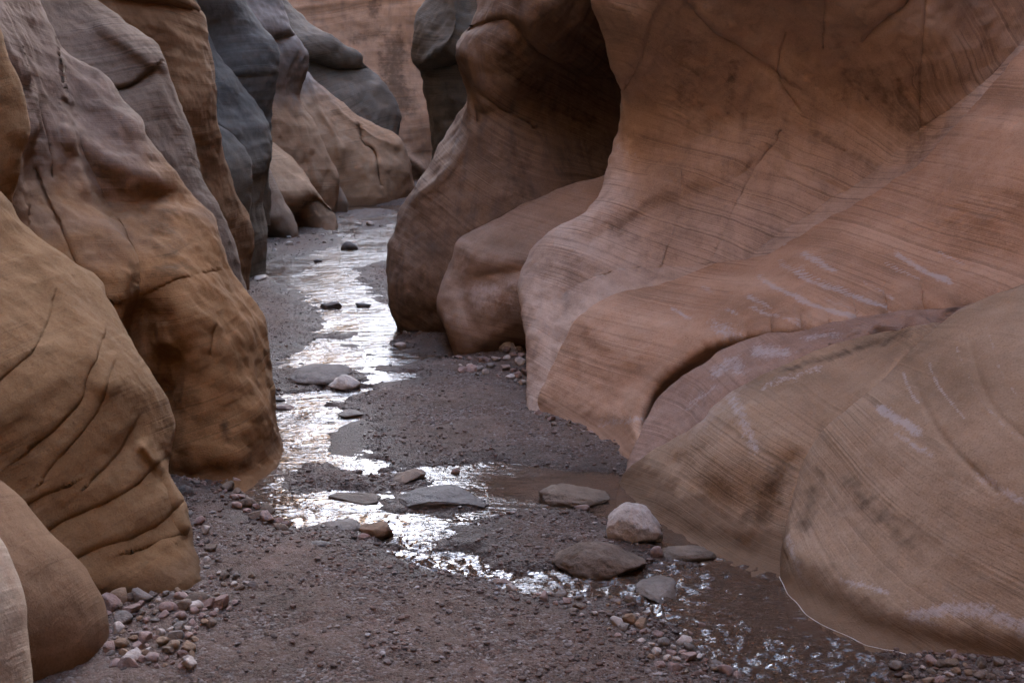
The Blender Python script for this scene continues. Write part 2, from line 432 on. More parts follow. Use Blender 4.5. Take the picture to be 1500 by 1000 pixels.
# ------------------------------------------------------------------ left wall, nearest first
fin('sandstone_buttress', 'pale whitish rounded rock sliver with rusty stains, nearest in the lower left corner', 'rock buttress', -1,
    [(48, 1060), (45, 1000), (38, 930), (35, 877), (21, 832), (0, 790), (-60, 725), (-160, 660)], [],
    [(45, 1000, 3.1), (0, 800, 3.2), (-100, 900, 2.85), (-100, 1050, 2.75), (-200, 700, 3.0), (-700, 800, 2.55), (-700, 1050, 2.4), (-700, 650, 2.65)], -760, M_pale, rr=(.10, .14), bot=1140, amp=.012, back=.8)
fin('sandstone_buttress', 'smooth brown rock shoulder with streaked grain, right behind the pale sliver at lower left', 'rock buttress', -1,
    [(172, 1060), (164, 993), (154, 902), (140, 863), (115, 825), (70, 780), (35, 734), (0, 704), (-60, 655), (-200, 570)], [],
    [(164, 1000, 4.15), (110, 950, 3.95), (30, 850, 3.85), (0, 720, 4.1), (-100, 800, 3.6), (-100, 1000, 3.6), (-200, 620, 3.9), (-600, 700, 3.3), (-600, 1000, 3.2)], -640, M_brown, rr=(.14, .2), bot=1120, amp=.015, back=.9)
LC = [(301, 910), (297, 880), (287, 835), (276, 797), (266, 745), (254, 715), (246, 690), (251, 660), (254, 625), (245, 591), (224, 556), (203, 514), (182, 479),
      (154, 441), (143, 416), (115, 395), (87, 371), (63, 357), (30, 330), (0, 285), (-60, 235), (-160, 170)]
LCf = [('groove', [(300, 882), (240, 890), (150, 892)], 24, .07), ('ledge', [(70, 775), (105, 755), (150, 736), (189, 715), (217, 690), (245, 668)], 2.4, 0.022),
       ('ledge', [(100, 822), (140, 800), (175, 790), (217, 771), (248, 748), (262, 735)], 2.8, 0.029),
       ('ledge', [(42, 658), (80, 626), (115, 591), (126, 556), (140, 525), (149, 497)], 3.1, 0.022),
       ('ledge', [(60, 700), (77, 675), (115, 637), (143, 595), (163, 539)], 2.1, 0.015),
       ('ledge', [(130, 705), (150, 686), (175, 661), (194, 626)], 2.1, 0.015),
       ('ledge', [(-20, 580), (0, 556), (45, 515), (70, 469), (77, 441)], 2.4, 0.018),
       ('ledge', [(192, 808), (217, 800), (259, 783), (275, 770)], 1.8, 0.012),
       ('ledge', [(30, 745), (60, 725), (90, 712)], 2.8, 0.018),
       ('ridge', [(60, 380), (110, 450), (140, 520), (150, 560)], 26, .06),
       ('ridge', [(212, 655), (238, 690), (252, 725), (264, 770)], 9, .05)]
fin('sandstone_buttress', 'golden brown rock with dark curved cracks, standing over the loose stones at left', 'rock buttress', -1, LC,
    [(297, 884), (240, 892), (150, 894)],
    [(254, 623, 5.15), (150, 440, 5.5), (60, 357, 5.6), (0, 290, 5.6), (-100, 200, 5.6), (100, 600, 4.75), (100, 750, 4.6), (0, 600, 4.55), (-100, 500, 4.6),
     (-100, 800, 4.2), (200, 750, 4.75), (180, 560, 5.0), (50, 450, 5.1), (276, 797, 4.85), (-500, 500, 4.3), (-500, 200, 5.1)], -540, M_gold, rr=(.16, .28), feats=LCf, amp=.028, step=1.8, strat=((-.60, .10, .79), .006))
fin('sandstone_buttress', 'narrow ochre rock lobe at the left edge, above the golden cracked rock', 'rock buttress', -1,
    [(8, 360), (12, 330), (14, 290), (26, 230), (37, 190), (30, 130), (10, 90), (0, 60), (-20, 0), (-40, -80)], [],
    [(12, 300, 5.95), (35, 190, 6.0), (0, 80, 6.05), (-100, 100, 5.75), (-100, 300, 5.75), (-40, -80, 6.0)], -300, M_gold, rr=(.14, .2), bot=420, amp=.03, top=13.5)
LD = [(413, 700), (411, 665), (404, 630), (396, 585), (391, 545), (386, 500), (371, 455), (350, 420), (329, 385), (318, 350), (311, 322), (290, 301), (266, 273),
      (238, 238), (210, 200), (203, 175), (175, 150), (150, 122), (115, 98), (91, 70), (70, 40), (50, 0), (30, -40), (10, -80)]
LDf = [('groove', [(415, 664), (385, 686), (350, 702), (300, 706), (245, 700)], 34, .12), ('step', [(180, 480), (190, 430), (189, 390), (172, 350), (136, 280), (110, 220), (95, 150)], 9, .16),
       ('ridge', [(110, 200), (160, 238), (217, 264)], 20, .10),
       ('groove', [(150, 300), (200, 302), (235, 290), (262, 300)], 22, .10),
       ('ridge', [(95, 85), (150, 140), (195, 185), (212, 225)], 15, .05),
       ('groove', [(45, 150), (62, 200), (72, 238), (76, 260)], 2.6, .035),
       ('groove', [(52, 248), (66, 287), (84, 322), (95, 350), (114, 394)], 2.2, .04),
       ('step', [(40, 300), (34, 240), (48, 170), (30, 100)], 6, .08),
       ('ridge', [(322, 385), (352, 450), (366, 520), (372, 600)], 22, .06),
       ('groove', [(215, 470), (222, 560), (230, 660)], 34, .16),
       ('ledge', [(190, 435), (230, 425), (290, 405)], 8, .03),
       ('groove', [(310, 480), (306, 520)], 3, .02)]
fin('sandstone_buttress', 'tall red brown rock with mauve upper face, its foot standing in the stream', 'rock buttress', -1, LD,
    [(410, 674), (385, 697), (350, 714), (300, 718), (245, 712)],
    [(391, 545, 6.75), (350, 420, 6.95), (290, 301, 7.1), (203, 175, 7.15), (91, 70, 7.15), (10, -80, 7.2), (320, 560, 6.2), (250, 560, 6.2), (260, 450, 6.15),
     (330, 470, 6.45), (200, 380, 6.35), (200, 280, 6.85), (150, 170, 7.0), (100, 250, 6.65), (60, 330, 6.2), (50, 200, 6.5), (0, 200, 6.2), (0, 50, 6.45), (-100, 300, 5.95),
     (-100, -50, 6.35), (-100, 600, 5.8)], -240, M_red, rr=(.22, .34), feats=LDf, amp=.045, stains=[([(326, 625), (330, 645)], 8, .7), ([(240, 560), (230, 660)], 30, .35), ([(230, 320), (250, 400)], 24, .4)], strat=((-.22, .1, .97), .006), top=13.5)
LF = [(364, 470), (358, 428), (352, 405), (345, 370), (329, 326), (308, 280), (290, 238), (280, 200), (256, 147), (245, 112), (238, 88), (228, 67), (196, 46), (165, 25),
      (133, 0), (105, -30), (80, -80)]
fin('sandstone_buttress', 'mauve grey sloping rock with a thin crack, rising between red brown and dark umber rocks', 'rock buttress', -1, LF, [],
    [(358, 428, 9.2), (290, 238, 9.2), (228, 67, 9.2), (105, -30, 9.2), (250, 300, 8.7), (180, 150, 8.75), (120, 50, 8.9), (100, 150, 8.45), (50, 0, 8.8), (200, 400, 8.3)],
    under(LD, 170, -1), M_mauve, rr=(.16, .3), bot=500, amp=.035, strat=((-.35, .2, .9), .006), top=13.5,
    feats=[('ledge', [(150, 133), (175, 130), (200, 120), (222, 101)], 3, .09), ('ridge', [(150, 40), (200, 75), (232, 95)], 12, .07), ('groove', [(215, 72), (240, 120), (262, 175)], 6, .03)])
LG = [(358, 470), (360, 428), (362, 404), (366, 370), (367, 346), (361, 320), (351, 296), (344, 280), (333, 238), (322, 203), (317, 150), (315, 102), (308, 70), (301, 32),
      (285, 8), (268, -20), (250, -80)]
fin('sandstone_buttress', 'dark umber brown rock with rounded top edge, in front of the slate grey rocks', 'rock buttress', -1, LG, [(360, 428)],
    [(333, 238, 11.1), (315, 102, 11.05), (285, 8, 11.0), (250, -80, 11.0), (300, 300, 10.6), (275, 150, 10.45), (250, 60, 10.5), (220, 0, 10.3), (200, 150, 10.2)],
    under(LF, 150, -1), M_umber, rr=(.2, .35), amp=.04, strat=((.1, .1, .98), .008), top=13.5,
    feats=[('ledge', [(150, -12), (200, 2), (245, 6), (280, 14)], 6, .14)])
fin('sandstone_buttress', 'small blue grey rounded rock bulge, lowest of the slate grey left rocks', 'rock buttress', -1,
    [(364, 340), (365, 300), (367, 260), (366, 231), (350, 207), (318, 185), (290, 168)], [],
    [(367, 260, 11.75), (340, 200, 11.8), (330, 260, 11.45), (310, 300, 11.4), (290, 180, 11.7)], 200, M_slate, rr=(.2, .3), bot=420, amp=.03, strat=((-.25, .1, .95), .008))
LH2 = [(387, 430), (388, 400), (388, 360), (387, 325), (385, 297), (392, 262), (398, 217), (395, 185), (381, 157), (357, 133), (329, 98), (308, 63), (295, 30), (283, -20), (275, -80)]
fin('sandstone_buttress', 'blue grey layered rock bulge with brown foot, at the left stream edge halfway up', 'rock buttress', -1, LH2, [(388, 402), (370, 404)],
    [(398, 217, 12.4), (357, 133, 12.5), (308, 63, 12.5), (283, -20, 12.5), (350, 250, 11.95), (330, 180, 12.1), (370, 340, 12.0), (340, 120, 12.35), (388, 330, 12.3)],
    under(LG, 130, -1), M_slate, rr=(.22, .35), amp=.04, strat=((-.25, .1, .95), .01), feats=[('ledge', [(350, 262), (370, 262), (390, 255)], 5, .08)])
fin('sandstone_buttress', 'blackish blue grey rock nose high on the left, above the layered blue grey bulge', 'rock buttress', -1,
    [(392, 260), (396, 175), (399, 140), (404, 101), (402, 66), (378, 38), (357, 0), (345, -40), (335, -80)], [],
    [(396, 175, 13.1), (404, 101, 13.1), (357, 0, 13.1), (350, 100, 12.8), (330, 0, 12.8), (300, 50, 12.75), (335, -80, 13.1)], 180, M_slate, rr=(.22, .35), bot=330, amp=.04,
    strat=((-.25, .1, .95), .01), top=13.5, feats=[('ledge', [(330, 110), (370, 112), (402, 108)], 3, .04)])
fin('sandstone_buttress', 'pinkish grey rock wedge at the left stream edge, nearest of the pale far wedges', 'rock buttress', -1,
    [(437, 375), (435, 340), (430, 320), (414, 288), (398, 252), (380, 222), (360, 190)], [(435, 348), (390, 346)],
    [(414, 288, 14.95), (398, 252, 15.0), (395, 320, 14.6), (370, 280, 14.55), (360, 200, 15)], 270, M_pinkgrey, rr=(.16, .3), amp=.03)
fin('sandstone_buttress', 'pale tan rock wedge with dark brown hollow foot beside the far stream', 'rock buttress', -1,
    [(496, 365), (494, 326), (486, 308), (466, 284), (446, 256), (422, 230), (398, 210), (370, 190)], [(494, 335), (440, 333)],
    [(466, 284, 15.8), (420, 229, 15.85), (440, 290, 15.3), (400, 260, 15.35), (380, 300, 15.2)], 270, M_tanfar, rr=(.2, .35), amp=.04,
    feats=[('ledge', [(425, 318), (440, 305), (462, 292), (482, 306)], 6, .22)], stains=[([(435, 325), (462, 300), (485, 322)], 12, .9), ([(460, 325)], 18, .9)])  # dark foot patches put the overhang's shade into the colour
fin('sandstone_buttress', 'tall fluted tan rock with overhanging cap, behind the pale tan wedge', 'rock buttress', -1,
    [(489, 335), (489, 306), (492, 282), (492, 262), (479, 231), (462, 190), (441, 146), (448, 102), (445, 78), (428, 51), (418, 20), (405, -20), (395, -80)], [(489, 312)],
    [(479, 231, 17.2), (441, 146, 17.3), (445, 78, 17.1), (416, 0, 17.2), (440, 240, 16.8), (420, 180, 16.8), (415, 120, 16.9), (400, 50, 16.7), (430, 60, 16.9)], 290, M_tanfar,
    rr=(.2, .3), amp=.05, top=4.2, feats=[('ledge', [(380, 60), (405, 56), (428, 52), (446, 58)], 5, .22), ('ridge', [(432, 150), (450, 215), (462, 270)], 7, .08)])
fin('rock_wedge', 'tiny pale grey rock wedge at the water edge under the far tan rock', 'rock wedge', -1,
    [(511, 330), (510, 308), (508, 293), (496, 270), (484, 250)], [(510, 308), (490, 309)], [(496, 272, 17.55), (490, 290, 17.4), (470, 300, 17.3)], 430, M_pinkgrey, rr=(.1, .2), amp=.02)
fin('sandstone_buttress', 'low tan banded rock toe with vertical crack where the far stream bends', 'rock buttress', -1,
    [(607, 315), (606, 282), (601, 258), (598, 235), (584, 207), (557, 190), (526, 173), (496, 150), (470, 128), (450, 108), (425, 80)], [(606, 288), (560, 296), (510, 298)],
    [(598, 235, 19.3), (526, 173, 19.05), (470, 128, 18.9), (520, 240, 18.55), (470, 200, 18.35), (450, 250, 18.1), (560, 240, 18.75)], 370, M_tanfar, rr=(.2, .4), amp=.05,
    feats=[('groove', [(526, 185), (530, 210), (548, 224), (557, 272)], 2, .12), ('cusp', [(450, 112), (468, 160), (492, 200), (502, 240)], 8, .12),
           ('cusp', [(458, 118), (500, 165), (540, 195), (580, 215)], 7, .08)])
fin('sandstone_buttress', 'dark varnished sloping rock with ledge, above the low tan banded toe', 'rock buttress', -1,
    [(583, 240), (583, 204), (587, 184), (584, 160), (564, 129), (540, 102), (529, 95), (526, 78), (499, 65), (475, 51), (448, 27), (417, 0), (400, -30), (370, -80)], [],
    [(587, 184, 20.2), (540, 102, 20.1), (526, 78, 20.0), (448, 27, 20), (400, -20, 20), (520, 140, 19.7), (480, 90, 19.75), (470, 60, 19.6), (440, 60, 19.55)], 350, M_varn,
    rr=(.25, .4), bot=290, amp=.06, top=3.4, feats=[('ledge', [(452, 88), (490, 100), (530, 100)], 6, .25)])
fin('back_cliff', 'orange tan cliff with dark vertical streaks closing off the canyon at the back', 'cliff', -1,
    [(800, 330), (800, 200), (800, 100), (800, -80)], [(620, 263), (700, 263), (560, 270)],
    [(600, 100, 22.4), (500, 0, 22.5), (700, 100, 22.5), (450, 50, 22.3), (620, 180, 22.1), (600, 0, 22.6), (680, 0, 22.6)], 330, M_back, rr=(.2, .3), amp=.035, strat=((-.18, .05, .98), .01), stains=[([(580, 70), (575, 110), (590, 150)], 20, .75), ([(548, 0), (545, 22)], 9, .7), ([(520, 60), (560, 50)], 10, .5)], top=3.35, lean=.3,
    feats=[('cusp', [(596, 232), (620, 250), (640, 272)], 8, .3)])

# ------------------------------------------------------------------ right wall, nearest first
fin('sandstone_buttress', 'big beige sweeping rock with curved pale bands, filling the lower right', 'rock buttress', 1,
    [(1143, 890), (1143, 848), (1147, 810), (1153, 780), (1164, 727), (1182, 673), (1216, 620), (1276, 572), (1329, 524), (1393, 465), (1440, 440), (1500, 415), (1600, 375), (1700, 335)],
    [(1143, 850), (1200, 891), (1300, 937), (1400, 959), (1500, 977)],
    [(1164, 727, 5.1), (1216, 620, 5.2), (1329, 524, 5.35), (1500, 415, 5.4), (1250, 780, 4.72), (1300, 680, 4.8), (1400, 600, 4.75), (1450, 750, 4.32), (1450, 500, 5.05),
     (1600, 600, 4.45), (1600, 850, 4.1), (1650, 420, 4.95)], 1850, M_beige, edging=(1143, 1330), rr=(.16, .2), amp=.02, strat=((.55, .12, .80), .005),
    feats=[('groove', [(1135, 845), (1200, 888), (1300, 934), (1400, 957), (1510, 978)], 26, .035), ('ridge', [(1150, 800), (1165, 735), (1195, 665)], 14, .03), ('groove', [(1340, 560), (1380, 640), (1460, 720)], 5, .012), ('groove', [(1420, 500), (1450, 590), (1520, 660)], 6, .015)],
    marks=[([(1324, 548), (1332, 570), (1346, 592)], 3, .95), ([(1363, 532), (1372, 560), (1392, 588), (1412, 612)], 3, .8), ([(1290, 600), (1318, 616), (1345, 634)], 13, .85), ([(1318, 640), (1365, 668)], 9, .6),
           ([(1158, 790), (1166, 825), (1182, 856)], 10, .62), ([(1340, 902), (1420, 895), (1510, 925)], 24, .68), ([(1235, 852), (1300, 868)], 14, .5), ([(1440, 700), (1500, 738)], 16, .55),
           ([(1400, 505), (1440, 590), (1520, 670)], 3, .5), ([(1445, 480), (1475, 560), (1530, 620)], 3, .5)],
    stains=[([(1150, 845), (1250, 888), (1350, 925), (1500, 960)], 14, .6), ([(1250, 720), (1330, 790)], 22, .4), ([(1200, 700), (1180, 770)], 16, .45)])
fin('sandstone_buttress', 'tan pitted rock with pointed foot in the pool and pale crusts', 'rock buttress', 1,
    [(903, 725), (911, 703), (935, 679), (977, 652), (1031, 620), (1047, 599), (1084, 572), (1153, 535), (1233, 503), (1300, 490), (1367, 480), (1450, 466), (1600, 450), (1760, 430)],
    [(911, 703), (945, 728), (970, 750), (990, 768), (1060, 797), (1110, 816), (1150, 824)],
    [(977, 652, 6.0), (1084, 572, 5.82), (1233, 503, 5.9), (1367, 480, 5.95), (1050, 680, 5.45), (1050, 740, 5.38), (1150, 600, 5.45), (1130, 720, 5.18), (1250, 560, 5.65), (1350, 540, 5.75), (1600, 500, 5.95)],
    1780, M_tan, rr=(.10, .09), amp=.025, cover=.03, contact=40, strat=((.45, .3, .85), .004),
    feats=[('ridge', [(1000, 660), (1070, 615), (1140, 590)], 16, .03), ('groove', [(905, 706), (945, 730), (985, 766), (1060, 797), (1140, 822)], 22, .03), ('groove', [(1115, 800), (1135, 740), (1160, 680)], 26, .06)],
    marks=[([(1075, 590), (1095, 625), (1110, 660)], 16, .62), ([(1120, 570), (1200, 540)], 10, .5)],
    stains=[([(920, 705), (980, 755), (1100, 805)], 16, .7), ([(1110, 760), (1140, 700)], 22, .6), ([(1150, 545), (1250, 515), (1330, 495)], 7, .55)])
fin('sandstone_ledge', 'low pink rock ledge crusted white, behind the tan pitted rock', 'rock ledge', 1,
    [(918, 720), (927, 672), (945, 640), (965, 600), (985, 575), (1010, 550), (1050, 520), (1100, 500), (1180, 485), (1280, 465), (1420, 445), (1520, 430), (1600, 415), (1760, 390)],
    [(927, 673), (960, 692)],
    [(985, 575, 6.45), (1100, 500, 6.45), (1280, 465, 6.5), (1500, 430, 6.45), (1000, 640, 6.2), (1100, 560, 6.05), (1200, 500, 6.3), (1300, 500, 6.25), (1115, 770, 6.1), (1220, 680, 6.1)], 1780, M_pinkledge, marks=[([(1050, 548), (1075, 530), (1085, 545)], 20, .62), ([(1110, 518), (1150, 520)], 18, .7), ([(1180, 498), (1230, 492)], 12, .55), ([(1010, 600), (1050, 570)], 12, .45)], rr=(.10, .04), amp=.03, cover=.03, contact=40)
RE = [(798, 670), (785, 607), (790, 590), (806, 545), (818, 515), (835, 482), (858, 456), (900, 438), (940, 426), (1000, 405), (1070, 385), (1127, 370), (1190, 335), (1240, 310), (1290, 282),
      (1340, 245), (1400, 185), (1450, 130), (1500, 78), (1560, 20), (1620, -50), (1640, -80)]
fin('sandstone_buttress', 'salmon red rock with white mineral streaks sweeping up to the right', 'rock buttress', 1, RE,
    [(785, 607), (830, 627), (900, 639), (940, 634)],
    [(858, 456, 7.5), (940, 426, 7.65), (1080, 385, 7.78), (1210, 322, 7.78), (1340, 245, 7.75), (1450, 130, 7.7), (1560, 20, 7.7), (850, 560, 7.15), (950, 520, 6.98), (1000, 460, 7.25),
     (1100, 450, 7.1), (1200, 400, 7.15), (1300, 420, 7.05), (1400, 350, 7.05), (1450, 250, 7.1), (1550, 200, 7.0), (1600, 350, 6.8), (1100, 550, 6.9), (980, 590, 7.05)],
    1800, M_salmon, rr=(.15, .05), amp=.03, cover=.03, contact=45, strat=((.36, .1, .93), .005), top=13.5,
    feats=[('ridge', [(862, 470), (930, 445), (1000, 425), (1100, 405)], 16, .04), ('groove', [(780, 606), (830, 622), (900, 634), (950, 628)], 24, .06)],
    marks=[([(1113, 404), (1122, 415), (1150, 430), (1210, 456), (1258, 472)], 5.5, 1), ([(1142, 380), (1150, 390), (1180, 408), (1230, 430), (1290, 455), (1325, 467)], 4.5, .95),
           ([(1178, 374), (1200, 387), (1222, 398)], 6, 1), ([(1136, 349), (1150, 358)], 3.5, .9), ([(1298, 390), (1345, 415)], 3.5, .75), ([(1316, 379), (1350, 398), (1392, 418)], 7, 1),
           ([(1376, 369), (1412, 388)], 3.5, .75), ([(1265, 420), (1312, 444)], 3.5, .7), ([(1098, 438), (1128, 452)], 5, .8), ([(1100, 452), (1142, 466)], 5, .7), ([(985, 454), (1012, 470)], 5, .75),
           ([(1028, 419), (1042, 431)], 4, .7), ([(1172, 396), (1245, 430)], 4, .6), ([(1050, 480), (1085, 500), (1060, 515)], 20, .62), ([(1150, 470), (1200, 490)], 7, .6), ([(1065, 458), (1080, 462)], 6, .6),
           ([(1210, 440), (1290, 480)], 4, .55), ([(880, 622), (940, 615)], 12, .5)])
RD = [(787, 650), (778, 600), (773, 560), (772, 500), (766, 450), (760, 412), (765, 388), (780, 366), (807, 348), (848, 318), (882, 280), (893, 250), (903, 220), (914, 180), (914, 140), (905, 105),
      (893, 70), (880, 40), (868, 0), (862, -40), (858, -80)]
RDf = [('groove', [(776, 640), (778, 596), (800, 604)], 24, .10), ('ridge', [(860, 312), (917, 292), (1007, 256), (1088, 220), (1138, 198)], 30, .12),
       ('ledge', [(1015, 12), (1030, 26), (1052, 45), (1097, 74), (1120, 90), (1142, 106)], 4, 0.050),
       ('step', [(976, -10), (953, 36), (935, 81), (917, 121)], 3, -.05),
       ('groove', [(1354, 0), (1354, 22), (1349, 103), (1347, 216), (1338, 240)], 2.2, 0.025),
       ('groove', [(1210, -10), (1209, 30), (1207, 62)], 1.8, 0.020), ('groove', [(1150, 45), (1143, 80), (1140, 106), (1150, 130), (1170, 160)], 1.8, 0.018),
       ('groove', [(1139, 199), (1142, 194)], 3, 0.045),
       ('ledge', [(1268, 50), (1300, 22), (1320, 8), (1335, -12)], 3, 0.045),
       ('groove', [(1140, 205), (1110, 240), (1080, 300), (1040, 390)], 2, 0.015),
       ('groove', [(1000, 250), (990, 330), (960, 420)], 2, 0.007),
       ('ledge', [(1130, 215), (1180, 250), (1240, 280), (1300, 310)], 3, 0.013), ('ledge', [(1160, 180), (1215, 210), (1290, 245), (1330, 262)], 3, 0.013),
       ('ledge', [(1120, 235), (1170, 275), (1230, 305)], 3, 0.011), ('groove', [(1180, 60), (1240, 140), (1330, 200)], 60, 0.060)]
fin('sandstone_buttress', 'huge brown rock wall with sweeping bands and joints, standing over the gravel bank', 'rock buttress', 1, RD, [(778, 599), (800, 608)],
    [(760, 405, 8.0), (778, 362, 8.15), (885, 275, 8.45), (914, 160, 8.5), (868, 0, 8.05), (850, 450, 7.75), (900, 400, 7.9), (850, 370, 7.95), (850, 318, 8.25), (917, 292, 8.35), (1007, 256, 8.35),
     (1088, 220, 8.3), (1138, 198, 8.3), (1000, 150, 8.3), (950, 100, 8.2), (930, 30, 7.9), (1050, 350, 7.95), (1100, 300, 8.05), (1150, 250, 8.1), (1150, 150, 8.15), (1200, 80, 7.95), (1200, 0, 7.65),
     (1100, 0, 7.75), (1300, 150, 8.0), (1350, 50, 7.65), (1330, 250, 7.95), (1450, 0, 7.75), (1500, -60, 7.7), (1600, 0, 7.8), (1250, 320, 7.95), (900, 520, 7.5), (805, 480, 7.6)], 1760, M_sweep, rr=(.2, .2), feats=RDf, amp=.04,
    stains=[([(1260, 110), (1320, 150), (1345, 220)], 34, 0.36), ([(1075, 90), (1070, 180)], 9, 0.33), ([(1000, 60), (1010, 160)], 30, 0.26), ([(1190, 190), (1280, 250)], 10, 0.33), ([(900, 330), (960, 380)], 40, 0.20),
            ([(1347, 90), (1346, 230)], 7, 0.39), ([(850, 560), (790, 590)], 20, 0.26)], marks=[([(905, 215), (935, 235)], 8, .5)],
    strat=(STR, .005), top=13.5, cover=.04, contact=40)
RC = [(674, 560), (668, 522), (660, 492), (650, 465), (646, 440), (652, 412), (662, 385), (668, 356), (690, 340), (740, 315), (800, 288), (850, 270), (885, 261), (960, 230), (1030, 200)]
fin('sandstone_buttress', 'rounded rose pink rock snout, low between the dark cocoa rock and brown wall', 'rock buttress', 1, RC, [(668, 523), (700, 523), (770, 515)],
    [(652, 412, 9.0), (668, 356, 9.05), (740, 315, 9.1), (885, 262, 9.15), (720, 430, 8.65), (720, 360, 8.85), (800, 330, 8.9), (800, 450, 8.55), (760, 400, 8.65)], 1010, M_rose, rr=(.2, .3), amp=.035,
    strat=((.25, .1, .96), .005), feats=[('groove', [(662, 522), (700, 523), (775, 514)], 26, .12), ('ridge', [(668, 360), (720, 385), (770, 380)], 16, .05), ('groove', [(690, 480), (686, 430), (720, 405), (770, 395)], 14, .04)])
RB = [(598, 540), (588, 487), (580, 455), (573, 415), (572, 384), (575, 360), (584, 338), (590, 314), (602, 292), (626, 256), (646, 216), (666, 180), (681, 150), (681, 122), (670, 100), (664, 76),
      (670, 56), (690, 32), (702, 0), (710, -40), (715, -80)]
RBf = [('groove', [(584, 487), (620, 491), (655, 492)], 34, .16), ('ledge', [(690, 40), (715, 33), (746, 28), (774, 60), (810, 84), (850, 104), (886, 112), (930, 118)], 5, .12),
       ('cusp', [(683, 140), (693, 188), (675, 228), (650, 260), (615, 290)], 16, .14),
       ('ridge', [(668, 75), (690, 95), (702, 120), (710, 150)], 14, .06),
       ('groove', [(688, 120), (698, 150), (700, 180)], 6, .10),
       ('ledge', [(680, 110), (720, 145), (770, 180)], 4, .04)]
fin('sandstone_buttress', 'tall dark cocoa rock with hollowed face and beaked top, right of the stream', 'rock buttress', 1, RB, [(588, 488), (620, 491), (650, 492)],
    [(572, 384, 9.65), (602, 292, 9.8), (666, 180, 9.95), (681, 135, 9.95), (664, 76, 9.6), (702, 0, 9.7), (620, 400, 9.4), (680, 330, 9.35), (720, 250, 9.4), (700, 200, 9.6), (700, 140, 9.6),
     (720, 80, 9.3), (760, 40, 9.05), (800, 0, 9.0), (780, 150, 9.75), (860, 150, 10.15), (880, 200, 10.2), (850, 260, 9.85), (800, 300, 9.4), (900, 100, 10.3), (900, 0, 9.6), (950, 200, 10.5)],
    1020, M_cocoa, rr=(.22, .35), feats=RBf, amp=.045, stains=[([(740, 70), (780, 130), (860, 180)], 18, .5), ([(750, 230), (760, 290)], 22, .4), ([(610, 440), (640, 480)], 40, .4), ([(840, 150), (870, 220)], 30, .3)], strat=((.36, .1, .93), .005), top=3.3, lean=.1)  # darks at foot and in hollow are painted shade, the rest dark smears
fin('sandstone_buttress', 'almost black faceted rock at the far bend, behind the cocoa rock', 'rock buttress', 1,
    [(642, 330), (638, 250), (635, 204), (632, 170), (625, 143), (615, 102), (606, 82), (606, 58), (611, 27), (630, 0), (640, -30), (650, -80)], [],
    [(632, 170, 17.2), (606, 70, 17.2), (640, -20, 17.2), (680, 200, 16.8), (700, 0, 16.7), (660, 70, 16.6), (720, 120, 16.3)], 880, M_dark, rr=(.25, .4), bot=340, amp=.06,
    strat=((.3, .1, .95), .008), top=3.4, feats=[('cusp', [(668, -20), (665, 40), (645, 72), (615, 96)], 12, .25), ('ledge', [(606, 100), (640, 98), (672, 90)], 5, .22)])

# ------------------------------------------------------------------ unseen plateau round the canyon, shaped to steer the light
def plateau():
    xs = np.unique(np.r_[np.linspace(-80, -12, 24), np.linspace(-12, 12, 97), np.linspace(12, 80, 24)])
    ys = np.unique(np.r_[np.linspace(-60, -25, 12), np.linspace(-25, 40, 131), np.linspace(40, 120, 20)])
    X, Y = np.meshgrid(xs, ys)
    left = np.where(Y < 2.0, -2.0, np.where(Y < 16, -3.3, -5.6)) + .15 * np.sin(Y * .7); right = np.where(Y < 2.5, 1.9, np.where(Y < 5.5, 2.9, np.where(Y < 13, 3.6, 1.8))) + .15 * np.sin(Y * .6 + 1)
    e = np.minimum(X - left, right - X); e = np.minimum(e, 25.5 - Y); e = np.minimum(e, Y + 4.5)  # closed off behind the camera to cut the frontal light
    top = TOPZ + .5 * noise3(np.stack([X * .12, Y * .12, 0 * X], -1), 3) + .25 * noise3(np.stack([X * .5, Y * .5, 0 * X], -1), 4)
    notch = sstep(Y, 19.5, 21.5) * sstep(-np.abs(X + 3.4), -3.0, -2.5)  # upstream gap added so the water reflects bright sky
    top = top * (1 - notch) + 3.0 * notch
    Z = np.where(e > 0, -.6, top + np.clip(-e, 0, 6) * .12 * (1 - notch))
    return mesh_obj('canyon_rim_terrain', np.stack([X, Y, Z], -1).reshape(-1, 3), grid_faces(*X.shape), M_rim, smooth=False)
TOPZ = 14.0
M_rim = sandstone('rim_sandstone', (.26, .16, .10), (.40, .26, .165), (.50, .36, .25), (.05, .05, 1), warp=.4, seed=21)
plateau()['kind'] = 'structure'

# ------------------------------------------------------------------ stream bed
WATER = [(500, 300), (504, 312), (500, 322), (470, 338), (432, 352), (402, 372), (386, 392), (394, 412), (430, 424), (458, 438), (464, 456), (478, 476), (470, 498), (440, 510), (424, 526), (396, 532),
         (380, 545), (380, 600), (392, 640), (392, 672), (352, 700), (344, 712), (368, 735), (396, 752), (418, 768), (444, 776), (500, 778), (560, 792), (576, 816), (640, 831), (720, 846), (780, 861),
         (850, 868), (890, 872), (935, 884), (985, 915), (1000, 940), (1060, 972), (1110, 1004), (1170, 1080), (1330, 1080), (1320, 985), (1300, 955), (1330, 944), (1300, 920), (1160, 800), (1000, 700), (925, 694),
         (900, 691), (850, 690), (780, 686), (720, 676), (640, 684), (575, 680), (545, 668), (537, 640), (540, 622), (520, 608), (496, 598), (487, 588), (530, 570), (590, 556), (606, 548), (570, 538),
         (640, 524), (600, 512), (560, 508), (586, 488), (592, 470), (560, 450), (545, 430), (524, 412), (520, 400), (545, 386), (600, 378), (620, 345), (610, 320), (620, 300)]
